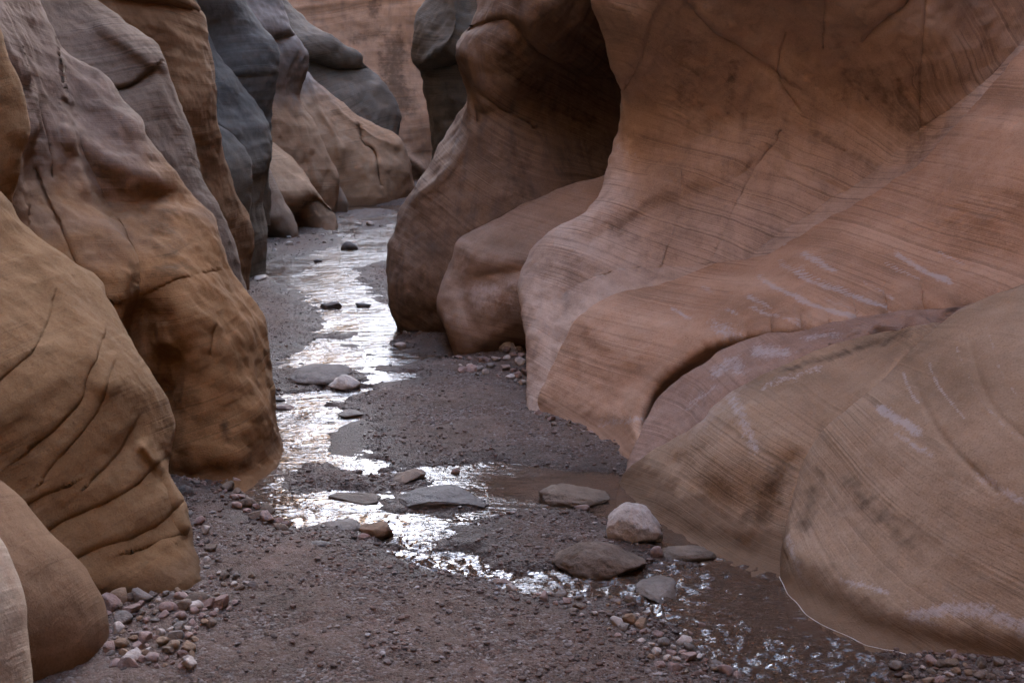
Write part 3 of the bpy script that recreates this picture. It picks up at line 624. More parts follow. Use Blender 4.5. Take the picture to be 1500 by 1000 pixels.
ISLES = [[(414, 698), (440, 678), (480, 679), (540, 690), (592, 693), (622, 704), (606, 718), (540, 724), (480, 722), (430, 718)],
         [(650, 792), (690, 776), (698, 756), (760, 748), (850, 746), (890, 760), (930, 785), (960, 803), (950, 832), (880, 842), (820, 838), (770, 846), (720, 832), (690, 808), (660, 800)],
         [(380, 540), (430, 537), (470, 541), (520, 543), (552, 545), (540, 556), (520, 573), (470, 571), (380, 577)],
         [(388, 348), (450, 343), (498, 344), (500, 354), (478, 366), (440, 376), (400, 384), (385, 384)], [(506, 308), (560, 305), (585, 310), (560, 318), (515, 319)], [(512, 394), (560, 384), (600, 386), (600, 426), (568, 428), (535, 410)],
         [(520, 326), (560, 322), (578, 326), (560, 334), (530, 336)],
         [(566, 735), (620, 722), (690, 728), (712, 740), (700, 748), (640, 748), (590, 744)],
         [(470, 488), (500, 484), (515, 489), (498, 496), (478, 496)]]
def g2(poly): return np.array([gpt(x, y)[:2] for x, y in poly])
Ww = g2(WATER); Iw = [g2(i) for i in ISLES]
def shore(P):
    """signed distance to the stream's edge, + on the banks"""
    def sd(poly):
        d, _ = seg_dist(P, np.vstack([poly, poly[:1]])); return np.where(inside(P, poly), -d, d)
    s = sd(Ww)
    for i in Iw: s = np.maximum(s, -sd(i))
    return s
def blob(cx, cy, rx, ry, P):
    c = gpt(cx, cy); e1 = abs(gpt(cx + rx, cy)[0] - c[0]); e2 = abs(gpt(cx, cy - ry)[1] - c[1])
    return np.exp(-(((P[:, 0] - c[0]) / e1) ** 2 + ((P[:, 1] - c[1]) / e2) ** 2) ** 1.5)
MUD = gpt(512, 640)
CHANNELS = [(g2([(400, 735), (450, 760), (510, 770), (580, 795), (620, 818), (700, 838), (790, 856), (880, 868), (960, 878)]), .10), (g2([(470, 700), (420, 670), (440, 620), (470, 590), (540, 575), (590, 553)]), .13),
            (g2([(560, 505), (500, 525), (440, 530)]), .10), (g2([(540, 690), (640, 693), (720, 690)]), .12), (g2([(540, 480), (520, 450), (480, 420), (470, 395), (530, 370), (560, 340)]), .16)]
def ground_z(x, y, s=None):
    P = np.stack([np.ravel(x), np.ravel(y)], -1)
    if s is None: s = shore(P)
    mud = np.exp(-(((P[:, 0] - MUD[0]) / .13) ** 2 + ((P[:, 1] - MUD[1]) / .42) ** 2) ** 2)
    q = np.c_[P, 0 * P[:, 0]]
    s = s + (.04 + .08 * sstep(P[:, 1], 5.5, 7.5)) * fbm(q * 4.2, 4, 3, .6) + .03 * fbm(q * 19, 2, 4)
    s = s - .03 * sstep(P[:, 1], 7.5, 9.5)
    h = np.where(s > 0, .004 + .036 * (1 - np.exp(-s / .16)) + .006 * np.clip(s, 0, 1.2), np.maximum(s * .13, -.017))
    lb = np.clip((-P[:, 0] - .35 - .02 * P[:, 1]) / .8, 0, 1) * sstep(-P[:, 1], -6.2, -4.6)     # sandy bank in front rises to the left
    h = h + lb * .012 * (s > 0)
    dry = sstep(s, -.05, .12)
    h = h + dry * (.020 * fbm(q * 3.3, 3, 8) + .012 * fbm(q * 11, 3, 6)) + .0045 * fbm(q * 45, 2, 7)
    deep = np.clip(blob(835, 715, 125, 28, P) + blob(1030, 785, 75, 28, P) + blob(940, 745, 50, 22, P) + .6 * blob(1150, 900, 130, 90, P), 0, 1)
    h = h + (1 - dry) * (.045 * fbm(q * np.array([3.2, 6.5, 1]), 3, 12, .6) * (1 - .75 * deep) - .030 * deep)
    for line, wd in CHANNELS:
        cd, _ = seg_dist(P, line); h = h - .030 * np.exp(-(cd / wd) ** 2) * sstep(-h, -.03, .01)
    h = h * (1 - mud) + .007 * mud
    return h.reshape(np.shape(x)), s.reshape(np.shape(x))

def mat_ground():
    s = NT('gravelly_sand')
    pos = s.n('ShaderNodeNewGeometry').outputs['Position']
    at = s.n('ShaderNodeAttribute', attribute_name='shore').outputs['Fac']
    big = s.noise(pos, 1.6, 5, .62); mid = s.noise(pos, 8., 5, .65); fine = s.noise(pos, 60., 4, .7)
    v1 = s.n('ShaderNodeTexVoronoi'); v1.inputs['Scale'].default_value = 75.; s.L(pos, v1.inputs['Vector'])
    v2 = s.n('ShaderNodeTexVoronoi'); v2.inputs['Scale'].default_value = 160.; s.L(pos, v2.inputs['Vector'])
    col = s.ramp(s.math('MULTIPLY_ADD', big, .5, s.math('MULTIPLY', mid, .5)), [(.36, (0.060, 0.044, 0.031)), (.5, (0.102, 0.068, 0.049)), (.64, (0.165, 0.109, 0.083))])
    c1 = s.n('ShaderNodeSeparateColor'); s.L(v1.outputs['Color'], c1.inputs[0])
    stone = s.ramp(c1.outputs[0], [(0., (.038, .026, .021)), (.35, (.092, .060, .046)), (.6, (.122, .070, .052)), (.85, (.145, .118, .106)), (1., (.25, .225, .21))])
    peb = s.rng(s.noise(pos, 2.6, 4, .6), .42, .60, .22, .85)
    col = s.mix(peb, col, stone)
    c2 = s.n('ShaderNodeSeparateColor'); s.L(v2.outputs['Color'], c2.inputs[0])
    col = s.mix(s.math('MULTIPLY', s.rng(c2.outputs[1], .7, .95, 0., .5), .6), col, (.26, .21, .18))
    col = s.mix(s.rng(fine, .5, .75, 0., .6), col, (.085, .058, .046))
    wet = s.rng(s.math('ADD', at, s.math('MULTIPLY', s.math('SUBTRACT', mid, .5), .12)), .0, .38, 1., 0., True)
    col = s.mix(wet, col, s.mix(1., col, (.50, .45, .42), 'MULTIPLY'))
    rough = s.rng(wet, 0., 1., .95, .62)
    h = s.math('SUBTRACT', s.math('MULTIPLY', fine, .5), s.math('MULTIPLY', v1.outputs['Distance'], s.math('MULTIPLY_ADD', peb, .9, .2)))
    h = s.math('SUBTRACT', h, s.math('MULTIPLY', v2.outputs['Distance'], .35))
    nb = s.bump(h, .9, .013)
    s.bsdf(col, rough, nb, .28)
    return s.m
def mat_water():
    s = NT('shallow_stream_water')
    pos = s.n('ShaderNodeNewGeometry').outputs['Position']
    at = s.n('ShaderNodeAttribute', attribute_name='ripple').outputs['Fac']
    q = s.vmath('MULTIPLY', pos, (.38, 1.15, 1.))
    n1 = s.noise(q, 3.6, 5, .62, dist=1.0); n2 = s.noise(q, 15., 3, .65, dist=.6)
    h = s.math('MULTIPLY_ADD', n1, 1., s.math('MULTIPLY', n2, .5))
    nb = s.bump(s.math('MULTIPLY', h, at), 1., .05)
    gl = s.n('ShaderNodeBsdfGlossy'); gl.inputs['Roughness'].default_value = .04; s.L(nb, gl.inputs['Normal'])
    tr = s.n('ShaderNodeBsdfTransparent'); tr.inputs[0].default_value = (.66, .53, .42, 1)
    df = s.n('ShaderNodeBsdfDiffuse'); df.inputs[0].default_value = (.13, .085, .06, 1)
    m0 = s.n('ShaderNodeMixShader'); m0.inputs[0].default_value = .55; s.L(tr.outputs[0], m0.inputs[1]); s.L(df.outputs[0], m0.inputs[2])
    fr = s.n('ShaderNodeFresnel'); fr.inputs[0].default_value = 1.42; s.L(nb, fr.inputs['Normal'])
    m1 = s.n('ShaderNodeMixShader'); s.L(fr.outputs[0], m1.inputs[0]); s.L(m0.outputs[0], m1.inputs[1]); s.L(gl.outputs[0], m1.inputs[2])
    s.L(m1.outputs[0], s.out.inputs[0]); return s.m


rows = np.r_[np.arange(1180, 640, -1.7), np.arange(640, 300, -1.25), np.arange(300, 255, -1.)]
D_ = gdist(rows)
A_ = np.arange(-230, 1760, 2.0)
GY = np.repeat(D_[:, None], len(A_), 1); k_ = GY / (F * CT + (500 - rows[:, None]) * ST); GX = (A_[None] - 750) * k_
GZ, GS = ground_z(GX, GY)
ground = mesh_obj('stream_bed', np.stack([GX, GY, GZ], -1).reshape(-1, 3), grid_faces(*GX.shape), mat_ground())
add_attr(ground, 'shore', GS); ground['kind'] = 'structure'
gx, gy = np.meshgrid(np.linspace(-90, 90, 61), np.linspace(-70, 130, 67))
base = mesh_obj('canyon_ground', np.stack([gx, gy, 0 * gx - .32], -1).reshape(-1, 3), grid_faces(*gx.shape), ground.data.materials[0]); base['kind'] = 'structure'
add_attr(base, 'shore', 0 * gx + 1)

# water surface, rippled where it runs and calm in the pools
wr = np.r_[np.arange(1180, 640, -1.7), np.arange(640, 262, -1.5)]
wd = gdist(wr); wa = np.arange(330, 1500, 2.5)
WY = np.repeat(wd[:, None], len(wa), 1); kk = WY / (F * CT + (500 - wr[:, None]) * ST); WX = (wa[None] - 750) * kk
WP = np.stack([WX.ravel(), WY.ravel()], -1)
calm = np.clip(blob(840, 715, 120, 26, WP) + blob(1030, 785, 70, 28, WP) * .9 + .5 * blob(500, 477, 30, 9, WP) + .5 * blob(930, 745, 50, 20, WP), 0, 1)
q3 = np.c_[WP, 0 * WP[:, :1]]
nearw = sstep(-WP[:, 1], -6.0, -5.0)
rip = (1 - .93 * calm) * (.75 + .5 * fbm(q3 * 1.7, 2, 21)) * (.6 + .3 * nearw)
run = sstep(-WP[:, 1], -5.75, -5.25) * (1 - calm) * (.35 + .65 * sstep(fbm(q3 * 2.3, 2, 25), -.25, .15))
wz = run * .026 * (fbm(q3 * np.array([13, 24, 1]), 3, 23)) + rip * (.006 * fbm(q3 * np.array([3, 8, 1]), 3, 22)) - .002
water = mesh_obj('stream_water', np.stack([WX, WY, wz.reshape(WX.shape)], -1).reshape(-1, 3), grid_faces(*WX.shape), mat_water())
add_attr(water, 'ripple', rip); water['kind'] = 'structure'

def edging_lines():  # thin white strip laid along a rock's waterline
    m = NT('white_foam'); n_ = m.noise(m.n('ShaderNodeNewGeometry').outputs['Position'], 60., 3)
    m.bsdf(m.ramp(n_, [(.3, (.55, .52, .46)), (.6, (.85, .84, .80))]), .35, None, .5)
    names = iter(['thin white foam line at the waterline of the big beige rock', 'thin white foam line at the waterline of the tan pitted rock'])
    for _, (V, PXm, (a, b)) in EDGINGS:
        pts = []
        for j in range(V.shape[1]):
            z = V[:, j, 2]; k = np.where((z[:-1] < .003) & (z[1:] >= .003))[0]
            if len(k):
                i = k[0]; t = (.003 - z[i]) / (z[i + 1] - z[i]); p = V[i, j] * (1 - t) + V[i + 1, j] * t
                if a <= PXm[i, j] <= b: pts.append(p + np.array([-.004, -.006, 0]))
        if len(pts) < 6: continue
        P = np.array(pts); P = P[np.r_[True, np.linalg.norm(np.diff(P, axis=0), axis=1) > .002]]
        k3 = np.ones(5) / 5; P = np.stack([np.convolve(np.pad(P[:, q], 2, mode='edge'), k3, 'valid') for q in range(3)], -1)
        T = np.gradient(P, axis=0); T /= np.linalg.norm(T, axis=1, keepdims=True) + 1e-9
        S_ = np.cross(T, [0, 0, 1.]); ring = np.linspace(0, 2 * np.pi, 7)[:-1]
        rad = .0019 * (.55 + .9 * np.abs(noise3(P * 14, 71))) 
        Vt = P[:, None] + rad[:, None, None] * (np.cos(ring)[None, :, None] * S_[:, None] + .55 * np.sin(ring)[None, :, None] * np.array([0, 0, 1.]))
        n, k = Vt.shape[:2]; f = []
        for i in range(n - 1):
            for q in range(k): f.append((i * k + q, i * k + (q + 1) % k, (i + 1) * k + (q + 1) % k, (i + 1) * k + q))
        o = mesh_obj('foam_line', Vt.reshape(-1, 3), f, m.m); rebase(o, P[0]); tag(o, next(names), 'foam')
edging_lines()
# ------------------------------------------------------------------ stones
def mat_stone(name, dark, mid, light, speck=.3, wet=.0, rough=.9):
    s = NT(name)
    tc = s.n('ShaderNodeNewGeometry'); pos = tc.outputs['Position']
    oi = s.n('ShaderNodeObjectInfo').outputs['Random']
    n = s.noise(pos, 9., 5, .62); f = s.noise(pos, 70., 4, .7)
    col = s.ramp(s.math('MULTIPLY_ADD', n, .6, s.math('MULTIPLY', f, .4)), [(.34, dark), (.5, mid), (.66, light)])
    col = s.mix(s.rng(f, .58, .75, 0., speck), col, tuple(c * .45 for c in dark))
    col = s.mix(.16, col, s.ramp(oi, [(0., (.16, .11, .09)), (.3, (.36, .24, .19)), (.6, (.42, .38, .35)), (1., (.50, .38, .28))]))
    z = s.n('ShaderNodeSeparateXYZ'); s.L(pos, z.inputs[0])
    w = s.rng(s.math('ADD', z.outputs[2], s.math('MULTIPLY', s.math('SUBTRACT', n, .5), .05)), .01, .035, wet, 0., True)
    col = s.mix(w, col, s.mix(1., col, (.42, .38, .34), 'MULTIPLY'))
    dark_ = s.noise(pos, 22., 5, .7)
    col = s.mix(s.rng(dark_, .5, .66, 0., .55), col, tuple(c * .6 for c in dark))
    col = s.mix(1., col, (.74, .71, .68), 'MULTIPLY')
    nb = s.bump(s.math('ADD', s.math('MULTIPLY_ADD', n, 1., s.math('MULTIPLY', f, .4)), s.math('MULTIPLY', dark_, .8)), .9, .014)
    s.bsdf(col, s.rng(w, 0., 1., rough, .5), nb, .25); return s.m
S_grey = mat_stone('grey_stone', (.14, .125, .115), (.22, .20, .185), (.31, .285, .265), wet=.7)
S_brown = mat_stone('brown_stone', (.125, .095, .072), (.19, .148, .115), (.26, .21, .17), wet=.6)
S_pale = mat_stone('pale_stone', (.42, .37, .33), (.60, .54, .49), (.72, .68, .64), wet=.7)
S_tan = mat_stone('tan_stone', (.22, .145, .09), (.34, .235, .155), (.44, .33, .235), wet=.6)
S_pink = mat_stone('pink_stone', (.25, .165, .145), (.37, .265, .24), (.47, .37, .345), wet=.5)
S_dark = mat_stone('dark_stone', (.055, .05, .048), (.09, .083, .08), (.14, .13, .125), wet=.3, rough=.6)

def ico(sub):
    bm = bmesh.new(); bmesh.ops.create_icosphere(bm, subdivisions=sub, radius=1)
    v = np.array([x.co[:] for x in bm.verts]); f = np.array([[q.index for q in p.verts] for p in bm.faces]); bm.free(); return v, f
ICO = {k: ico(k) for k in (1, 2, 3, 4, 5)}
def rock_shape(seed, dims, sub=4, cuts=6, rough=.16, sharp=.55):
    """a water-worn stone: sphere with flattened facets and noise, sized dims = (x,y,z) full extents"""
    r = np.random.default_rng(seed); v, f = ICO[sub]; v = v.copy()
    for _ in range(cuts):
        n = r.normal(size=3); n /= np.linalg.norm(n); o = r.uniform(.45, .85); d = v @ n - o
        v = v - n * np.clip(d, 0, None)[:, None] * sharp * r.uniform(.7, 1.3)
    v = v * (1 + rough * fbm(v * 1.3 + seed * 3.7, 3, seed % 50))[:, None]
    if sub >= 3: v = v * (1 + .07 * fbm(v * 3.5 + seed, 4, seed % 40 + 3, .6))[:, None]
    v = v - (v.max(0) + v.min(0)) / 2; v = v / (v.max(0) - v.min(0))
    return v * np.array(dims), f
def stone(name, label, px, py, w, h, mat, seed, depth=None, rot=0., sub=4, cuts=10, sink=.3, rough=.17, sharp=.9, shape=None, group=None, tilt=0., cat='stone'):
    sink = max(sink, .36)
    """stone whose foot is seen at photo (px,py), w x h photo px across"""
    c = gpt(px, py); d = c[1]; W = w * d / F; Hh = h * d / F
    dp = depth if depth else W * .6
    vis = dp * HC / math.hypot(HC, d)
    Hh = max(.5 * Hh, Hh - .35 * vis)
    v, f = rock_shape(seed, (W, dp, Hh / (1 - sink)), sub, cuts, rough, sharp)
    if shape: v = shape(v, W, dp, Hh)
    ca, sa = math.cos(rot), math.sin(rot); ct, st_ = math.cos(tilt), math.sin(tilt)
    v = np.stack([v[:, 0] * ct - v[:, 2] * st_, v[:, 1], v[:, 0] * st_ + v[:, 2] * ct], -1)
    v = np.stack([v[:, 0] * ca - v[:, 1] * sa, v[:, 0] * sa + v[:, 1] * ca, v[:, 2]], -1)
    v[:, 2] -= v[:, 2].min() + sink * Hh / (1 - sink)
    o = mesh_obj(name, v, f, mat)
    gz, _ = ground_z(np.array([c[0]]), np.array([c[1] + dp * .3]))
    o.location = (float(c[0]), float(c[1] + dp * .45), max(0., float(gz[0])) * .6)
    return tag(o, label, cat, group)
def mound(v, W, dp, Hh):      # highest left of centre, long low tail to the right
    u = v[:, 0] / W + .5
    v[:, 2] *= np.interp(u, [0, .3, .55, .8, 1], [.55, 1.05, .95, .62, .5]); return v
def dome(v, W, dp, Hh):
    u = v[:, 0] / W + .5; v[:, 2] *= np.interp(u, [0, .35, .7, 1], [.7, 1.06, .98, .6]); return v
def tail(v, W, dp, Hh):
    u = v[:, 0] / W + .5; v[:, 2] *= np.interp(u, [0, .2, .4, .7, 1], [.9, 1.1, .95, .75, .35]); return v
def ramp_r(v, W, dp, Hh):
    u = v[:, 0] / W + .5; v[:, 2] *= np.interp(u, [0, .6, 1], [.45, .9, 1.1]); return v
stone('boulder', 'rounded pale boulder with grey lower face, beside the pool', 931, 800, 92, 66, S_pale, 5, .24, sub=5, cuts=9, sink=.38, rough=.13, shape=dome, cat='boulder')
stone('boulder', 'smooth brown boulder sloping to the right, in front of the pale rounded boulder', 880, 848, 156, 58, S_brown, 12, .34, sub=5, cuts=7, sink=.42, rough=.10, shape=mound, cat='boulder')
stone('boulder', 'low grey boulder half sunk in the calm brown pool', 843, 742, 112, 28, S_brown, 21, .26, sub=5, cuts=8, sink=.42, rough=.13, shape=tail, cat='boulder')
stone('stone_slab', 'long dark slab between the bright channel and the pool', 648, 745, 140, 24, S_dark, 33, .26, sub=5, cuts=8, sink=.42, rough=.14, cat='stone slab')
stone('river_stone', 'rounded stone at the right end of the gravel island', 592, 712, 62, 22, S_brown, 41, .22, sub=4, shape=ramp_r)
stone('stone_slab', 'flat drowned slab at the near edge of the gravel island', 515, 738, 84, 10, S_brown, 43, .16, sub=4, sink=.3, cat='stone slab')
stone('river_stone', 'tan angular stone jutting into the bright channel', 550, 790, 52, 29, S_tan, 52, .17, sub=4, cuts=9, sharp=.85, sink=.15)
stone('river_stone', 'flat grey stone beside the tan angular stone', 500, 780, 62, 14, S_grey, 53, .17, sub=4, cuts=6)
stone('river_stone', 'small pinkish stone under the tan angular stone', 533, 795, 22, 10, S_pink, 54, sub=3)
stone('river_stone', 'lone dark elongated stone on the sandy bank', 467, 813, 44, 13, S_dark, 61, .08, sub=4, cuts=5, sink=.12)
stone('stone_slab', 'wide blue grey slab lying across the middle of the stream', 462, 567, 92, 23, S_grey, 71, .5, sub=4, cuts=8, sharp=.9, sink=.15, cat='stone slab')
stone('river_stone', 'pale blunt stone at the right end of the blue grey slab', 502, 572, 52, 21, S_pale, 72, .26, sub=4, cuts=9, sharp=.85, sink=.15)
stone('river_stone', 'small dark stone peak far up the stream', 511, 366, 26, 13, S_dark, 81, sub=4, cuts=8, sharp=.9, sink=.1)
stone('river_stone', 'blackish flat stone in the bright middle stream', 483, 452, 34, 11, S_dark, 82, sub=4, sink=.15)
stone('river_stone', 'small dark stone right of the blackish flat one', 531, 450, 25, 7, S_dark, 83, sub=3)
stone('river_stone', 'tiny dark stone in the far stream, left of the dark peak', 465, 384, 13, 5, S_dark, 84, sub=3)
stone('river_stone', 'long grey stone at the tip of the right gravel bank', 515, 612, 46, 10, S_grey, 85, .16, sub=4)
stone('river_stone', 'dark sunken stone touching the foot of the red brown rock', 404, 588, 28, 6, S_dark, 86, sub=3)
stone('river_stone', 'mauve flat stone breaking the water below the red brown rock', 414, 600, 32, 7, S_pink, 87, sub=3)
stone('river_stone', 'slate blue cobble at the foot of the golden rock', 270, 738, 30, 22, S_grey, 91, sub=4, cuts=3, sink=.15)
stone('river_stone', 'low pale stone on the damp bank under the cocoa rock', 585, 509, 20, 8, S_pale, 92, sub=3)
stone('stone_slab', 'brown drowned slab right of the pale rounded boulder', 1012, 820, 88, 16, S_brown, 95, .13, sub=4, cuts=6, sink=.3, cat='stone slab')
stone('river_stone', 'pink white stone wedged between boulder and drowned slab', 963, 818, 22, 20, S_pink, 96, sub=3, cuts=8)
stone('boulder', 'broken light grey boulder in the shallow near water', 966, 884, 66, 27, S_grey, 97, .26, sub=5, cuts=14, sharp=1.1, sink=.12, rough=.12, cat='boulder')
stone('river_stone', 'small pink stone at the top of the near gravel bar', 853, 748, 26, 9, S_pink, 98, sub=3)
stone('river_stone', 'red brown pebble alone in the bright water', 667, 694, 14, 9, S_pink, 99, sub=3)
stone('river_stone', 'light block of rubble leaning on the rose pink rock', 742, 524, 34, 20, S_pale, 101, sub=4, cuts=10, sharp=.9, sink=.1)
stone('river_stone', 'flat pink grey stone in front of the rose pink rock', 692, 551, 36, 13, S_pink, 102, sub=4, cuts=9, sharp=.9, sink=.15)
stone('river_stone', 'slim dark stone standing upright in the near sand', 391, 950, 11, 17, S_brown, 103, .03, sub=3, sink=.25, cuts=8)
stone('river_stone', 'small tan stone sitting alone on the near sand', 463, 943, 16, 9, S_tan, 104, sub=3)
stone('river_stone', 'large pinkish cobble at the bottom of the stone heap', 186, 1004, 42, 32, S_pink, 105, sub=4, cuts=6, sink=.15)
stone('river_stone', 'flat pale stone far left at the stream side', 376, 413, 22, 8, S_pale, 106, .3, sub=3)
stone('river_stone', 'pale flat stone on the water edge left of the brown boulder', 735, 856, 34, 8, S_pink, 107, sub=3)

# groups of look-alike stones: a handful of shapes, copied stone by stone
KINDS = {}
def stone_kind(mat, k):
    if (mat.name, k) not in KINDS:
        v, f = rock_shape(300 + k * 7, (1, .8, .7), 3, 9, .14, .85)
        me = mesh_obj('loose_stone', v, f, mat); d = me.data; bpy.data.objects.remove(me); KINDS[(mat.name, k)] = d
    return KINDS[(mat.name, k)]
def scatter(label, group, spots, mats, smin, smax, seed, name='loose_stone'):
    r = random.Random(seed)
    for (px, py) in spots:
        c = gpt(px, py); s = smin + (smax - smin) * r.random() ** 2.2; s *= c[1] / F
        gz, _ = ground_z(np.array([c[0]]), np.array([c[1]]))
        o = bpy.data.objects.new(name, stone_kind(r.choice(mats), r.randrange(6))); COL.objects.link(o)
        o.location = (float(c[0]), float(c[1]), float(gz[0]) + s * .12); o.scale = (s, s * r.uniform(.8, 1.2), s * r.uniform(.7, 1.1))
        o.rotation_euler = (r.uniform(-.4, .4), r.uniform(-.4, .4), r.uniform(0, 6.28)); tag(o, label, 'stone', group)
def poly_spots(poly, n, seed, gap):
    r = np.random.default_rng(seed); P = np.array(poly, float); out = []
    lo, hi = P.min(0), P.max(0)
    for _ in range(6000):
        q = r.uniform(lo, hi)
        if inside(q[None], P)[0] and all((abs(q[0] - a) / gap) ** 2 + (abs(q[1] - b) / gap * 1.6) ** 2 > 1 for a, b in out):
            out.append(tuple(q))
            if len(out) >= n: break
    return out
scatter('pale angular stone in the heap at the foot of the golden cracked rock', 'stones heaped below the golden rock',
        poly_spots([(155, 895), (300, 885), (350, 905), (335, 930), (295, 945), (280, 1000), (165, 1000)], 110, 1, 10.5), [S_pink, S_tan, S_brown, S_grey, S_pink, S_pale], 10, 40, 1)
scatter('small stone on the sandy bank beside the golden cracked rock', 'stones along the left sandy bank',
        poly_spots([(275, 760), (310, 800), (330, 850), (370, 860), (380, 880), (340, 880), (300, 870), (285, 800)], 26, 2, 13), [S_pale, S_pink, S_grey, S_brown], 9, 22, 2)
scatter('rough pinkish stone at the water edge below the red brown rock', 'stones at the left water edge',
        poly_spots([(330, 712), (375, 740), (425, 765), (415, 782), (370, 765), (320, 735)], 24, 3, 14), [S_pink, S_brown, S_pink], 10, 30, 3)
scatter('small stone on the near shore left of the broken light grey boulder', 'stones on the near shore',
        poly_spots([(740, 865), (880, 880), (940, 895), (985, 925), (1010, 955), (1090, 995), (980, 1000), (900, 940), (800, 890)], 70, 4, 15), [S_pink, S_brown, S_grey, S_tan, S_pale], 9, 28, 4)
scatter('mixed cobble in the gravel at the foot of the big beige rock', 'cobbles in the lower right corner',
        poly_spots([(1300, 962), (1380, 966), (1440, 976), (1500, 985), (1500, 1010), (1330, 1010)], 36, 5, 13), [S_pink, S_brown, S_grey, S_tan, S_pale], 10, 26, 5)
scatter('light rubble stone lying in front of the rose pink rock', 'rubble below the rose pink rock',
        poly_spots([(668, 540), (720, 520), (770, 516), (778, 545), (770, 575), (720, 560), (680, 558)], 30, 6, 11), [S_pale, S_pink, S_grey], 7, 22, 6)
scatter('small stone in the shallow near water', 'stones in the near shallows',
        poly_spots([(860, 862), (1000, 870), (1080, 930), (1100, 985), (1010, 925), (930, 880)], 16, 7, 22), [S_pink, S_brown, S_grey], 10, 22, 7)
scatter('small stone on the far left gravel', 'stones on the far gravel',
        poly_spots([(390, 352), (430, 352), (480, 345), (520, 330), (575, 325), (575, 340), (500, 350), (470, 362), (400, 372)], 26, 8, 12), [S_grey, S_pale, S_dark, S_pink], 5, 13, 8)

def along(pts, n, seed, spread):
    r = random.Random(seed); c = catmull(pts, 12); out = []
    for _ in range(n):
        q = c[r.randrange(len(c))]; out.append((q[0] + r.gauss(0, spread), q[1] + abs(r.gauss(0, spread * .6))))
    return out
scatter('small stone trapped at the foot of the salmon red rock', 'stones at the foot of the salmon rock', along([(788, 612), (830, 630), (900, 643), (938, 640)], 34, 11, 7), [S_pink, S_brown, S_grey], 5, 14, 11)
scatter('small stone trapped at the foot of the cocoa rock', 'stones at the foot of the cocoa rock', along([(592, 492), (620, 495), (660, 526), (700, 530)], 18, 12, 5), [S_pink, S_brown, S_grey], 4, 11, 12)
scatter('small stone lodged against the red brown rock foot', 'stones at the foot of the red brown rock', along([(250, 706), (300, 712), (345, 708)], 18, 13, 6), [S_pink, S_brown, S_grey], 6, 15, 13)

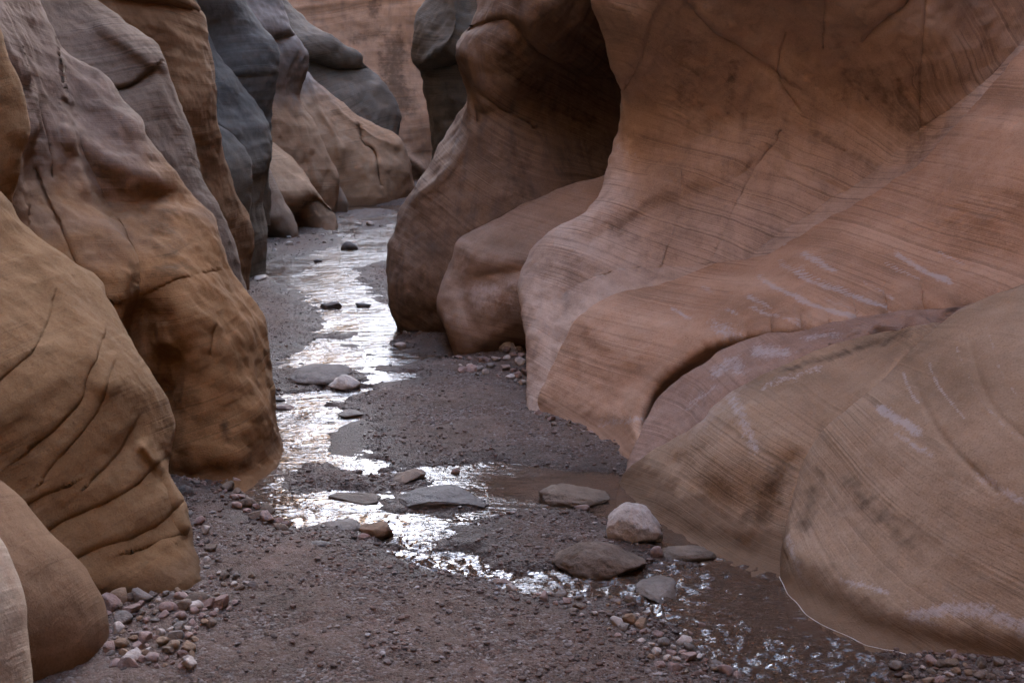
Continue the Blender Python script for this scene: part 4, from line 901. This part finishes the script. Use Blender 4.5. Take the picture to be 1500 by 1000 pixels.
# ------------------------------------------------------------------ gravel: too many pebbles to count
def mat_gravel():
    s = NT('gravel_pebbles')
    g = s.n('ShaderNodeNewGeometry'); r = g.outputs['Random Per Island']
    at = s.n('ShaderNodeAttribute', attribute_name='shore').outputs['Fac']
    col = s.ramp(r, [(0., (.04, .027, .022)), (.25, (.090, .057, .043)), (.5, (.130, .075, .055)), (.75, (.112, .09, .08)), (.92, (.19, .155, .138)), (1., (.33, .30, .28))])
    f = s.noise(g.outputs['Position'], 120., 3, .6)
    col = s.mix(s.rng(f, .4, .7, 0., .4), col, (.14, .095, .08))
    w = s.rng(at, -.02, .07, .8, 0.)
    col = s.mix(w, col, s.mix(1., col, (.45, .4, .38), 'MULTIPLY'))
    s.bsdf(col, s.rng(w, 0., 1., .9, .3), None, .35); return s.m
def gravel():
    r = np.random.default_rng(5)
    n = 70000
    px = r.uniform(150, 1500, n); py = 300 + 730 * r.random(n) ** .8
    d = gdist(py); x = (px - 750) * d / (F * CT + (500 - py) * ST); y = d
    z, s = ground_z(x, y)
    q = np.stack([x, y, 0 * x], -1)
    dens = sstep(fbm(q * 2.2, 3, 31), -.35, .3)
    bar = np.exp(-np.clip(s, 0, 9) / .35)                     # shingle lies near the water
    keep = (s > -.05) & (r.random(n) < np.clip(.07 + np.where(y > 5.6, .95, .6) * bar, 0, 1) * (.35 + .65 * dens) * np.where(s < 0, .35, 1))
    x, y, z, s, py = x[keep], y[keep], z[keep], s[keep], py[keep]; m = len(x)
    sz = .006 + .020 * r.random(m) ** 3.2
    sz = np.maximum(sz, (1.3 + 1.3 * r.random(m)) * y / F)
    shp = [rock_shape(700 + k, (1, .85, .65), 1, 5, .2, .8)[0] for k in range(8)]
    fc = ICO[1][1]; nv = len(shp[0])
    which = r.integers(0, 8, m); a = r.uniform(0, 6.28, m); ca, sa = np.cos(a), np.sin(a)
    B = np.stack(shp)[which] * (sz[:, None, None] * np.stack([r.uniform(.8, 1.4, m), r.uniform(.8, 1.2, m), r.uniform(.6, 1.1, m)], -1)[:, None])
    V = np.stack([B[..., 0] * ca[:, None] - B[..., 1] * sa[:, None] + x[:, None], B[..., 0] * sa[:, None] + B[..., 1] * ca[:, None] + y[:, None], B[..., 2] + z[:, None] + sz[:, None] * .12], -1)
    Fc = (fc[None] + (np.arange(m) * nv)[:, None, None]).reshape(-1, 3)
    o = mesh_obj('gravel', V.reshape(-1, 3), Fc, mat_gravel(), smooth=False); add_attr(o, 'shore', np.repeat(s, nv))
    o['kind'] = 'stuff'; o['label'] = 'reddish brown gravel strewn over the stream banks'
gravel()

# ------------------------------------------------------------------ daylight
SUN_EL, SUN_AZ = math.radians(27), math.radians(28)      # azimuth from straight up-canyon (+y) towards +x
w = bpy.data.worlds.new('World'); SC.world = w; w.use_nodes = True
nt = w.node_tree; bg = nt.nodes['Background']
sky = nt.nodes.new('ShaderNodeTexSky'); sky.sky_type = 'NISHITA'; sky.sun_disc = False
sky.sun_elevation = SUN_EL; sky.sun_rotation = SUN_AZ; sky.air_density = 1.0; sky.dust_density = 2.2; sky.ozone_density = .9
nt.links.new(sky.outputs[0], bg.inputs[0]); bg.inputs[1].default_value = .15
sl = bpy.data.lights.new('sun', 'SUN'); sl.energy = 3.6; sl.angle = math.radians(.53); sl.color = (1, .93, .82)
so = bpy.data.objects.new('sun', sl); COL.objects.link(so)
sd_ = Vector((math.sin(SUN_AZ) * math.cos(SUN_EL), math.cos(SUN_AZ) * math.cos(SUN_EL), math.sin(SUN_EL)))
so.rotation_euler = sd_.to_track_quat('Z', 'Y').to_euler(); so.location = (10, 20, 30)

cam = bpy.data.cameras.new('camera'); co = bpy.data.objects.new('camera', cam); COL.objects.link(co)
co.location = (0, 0, HC); co.rotation_euler = (math.pi / 2 - TH, 0, 0)
cam.sensor_width = 36; cam.lens = 36 * F / 1500; cam.clip_end = 500; cam.clip_start = .05
cam.dof.use_dof = True; cam.dof.focus_distance = 6.6; cam.dof.aperture_fstop = 8
SC.camera = co
SC.view_settings.view_transform = 'Standard'; SC.view_settings.look = 'None'; SC.view_settings.gamma = 1; SC.view_settings.exposure = 4.54
SC.cycles.max_bounces = 7; SC.cycles.diffuse_bounces = 5; SC.cycles.transparent_max_bounces = 8
SC.cycles.caustics_reflective = False; SC.cycles.caustics_refractive = False
SC.cycles.use_denoising = True
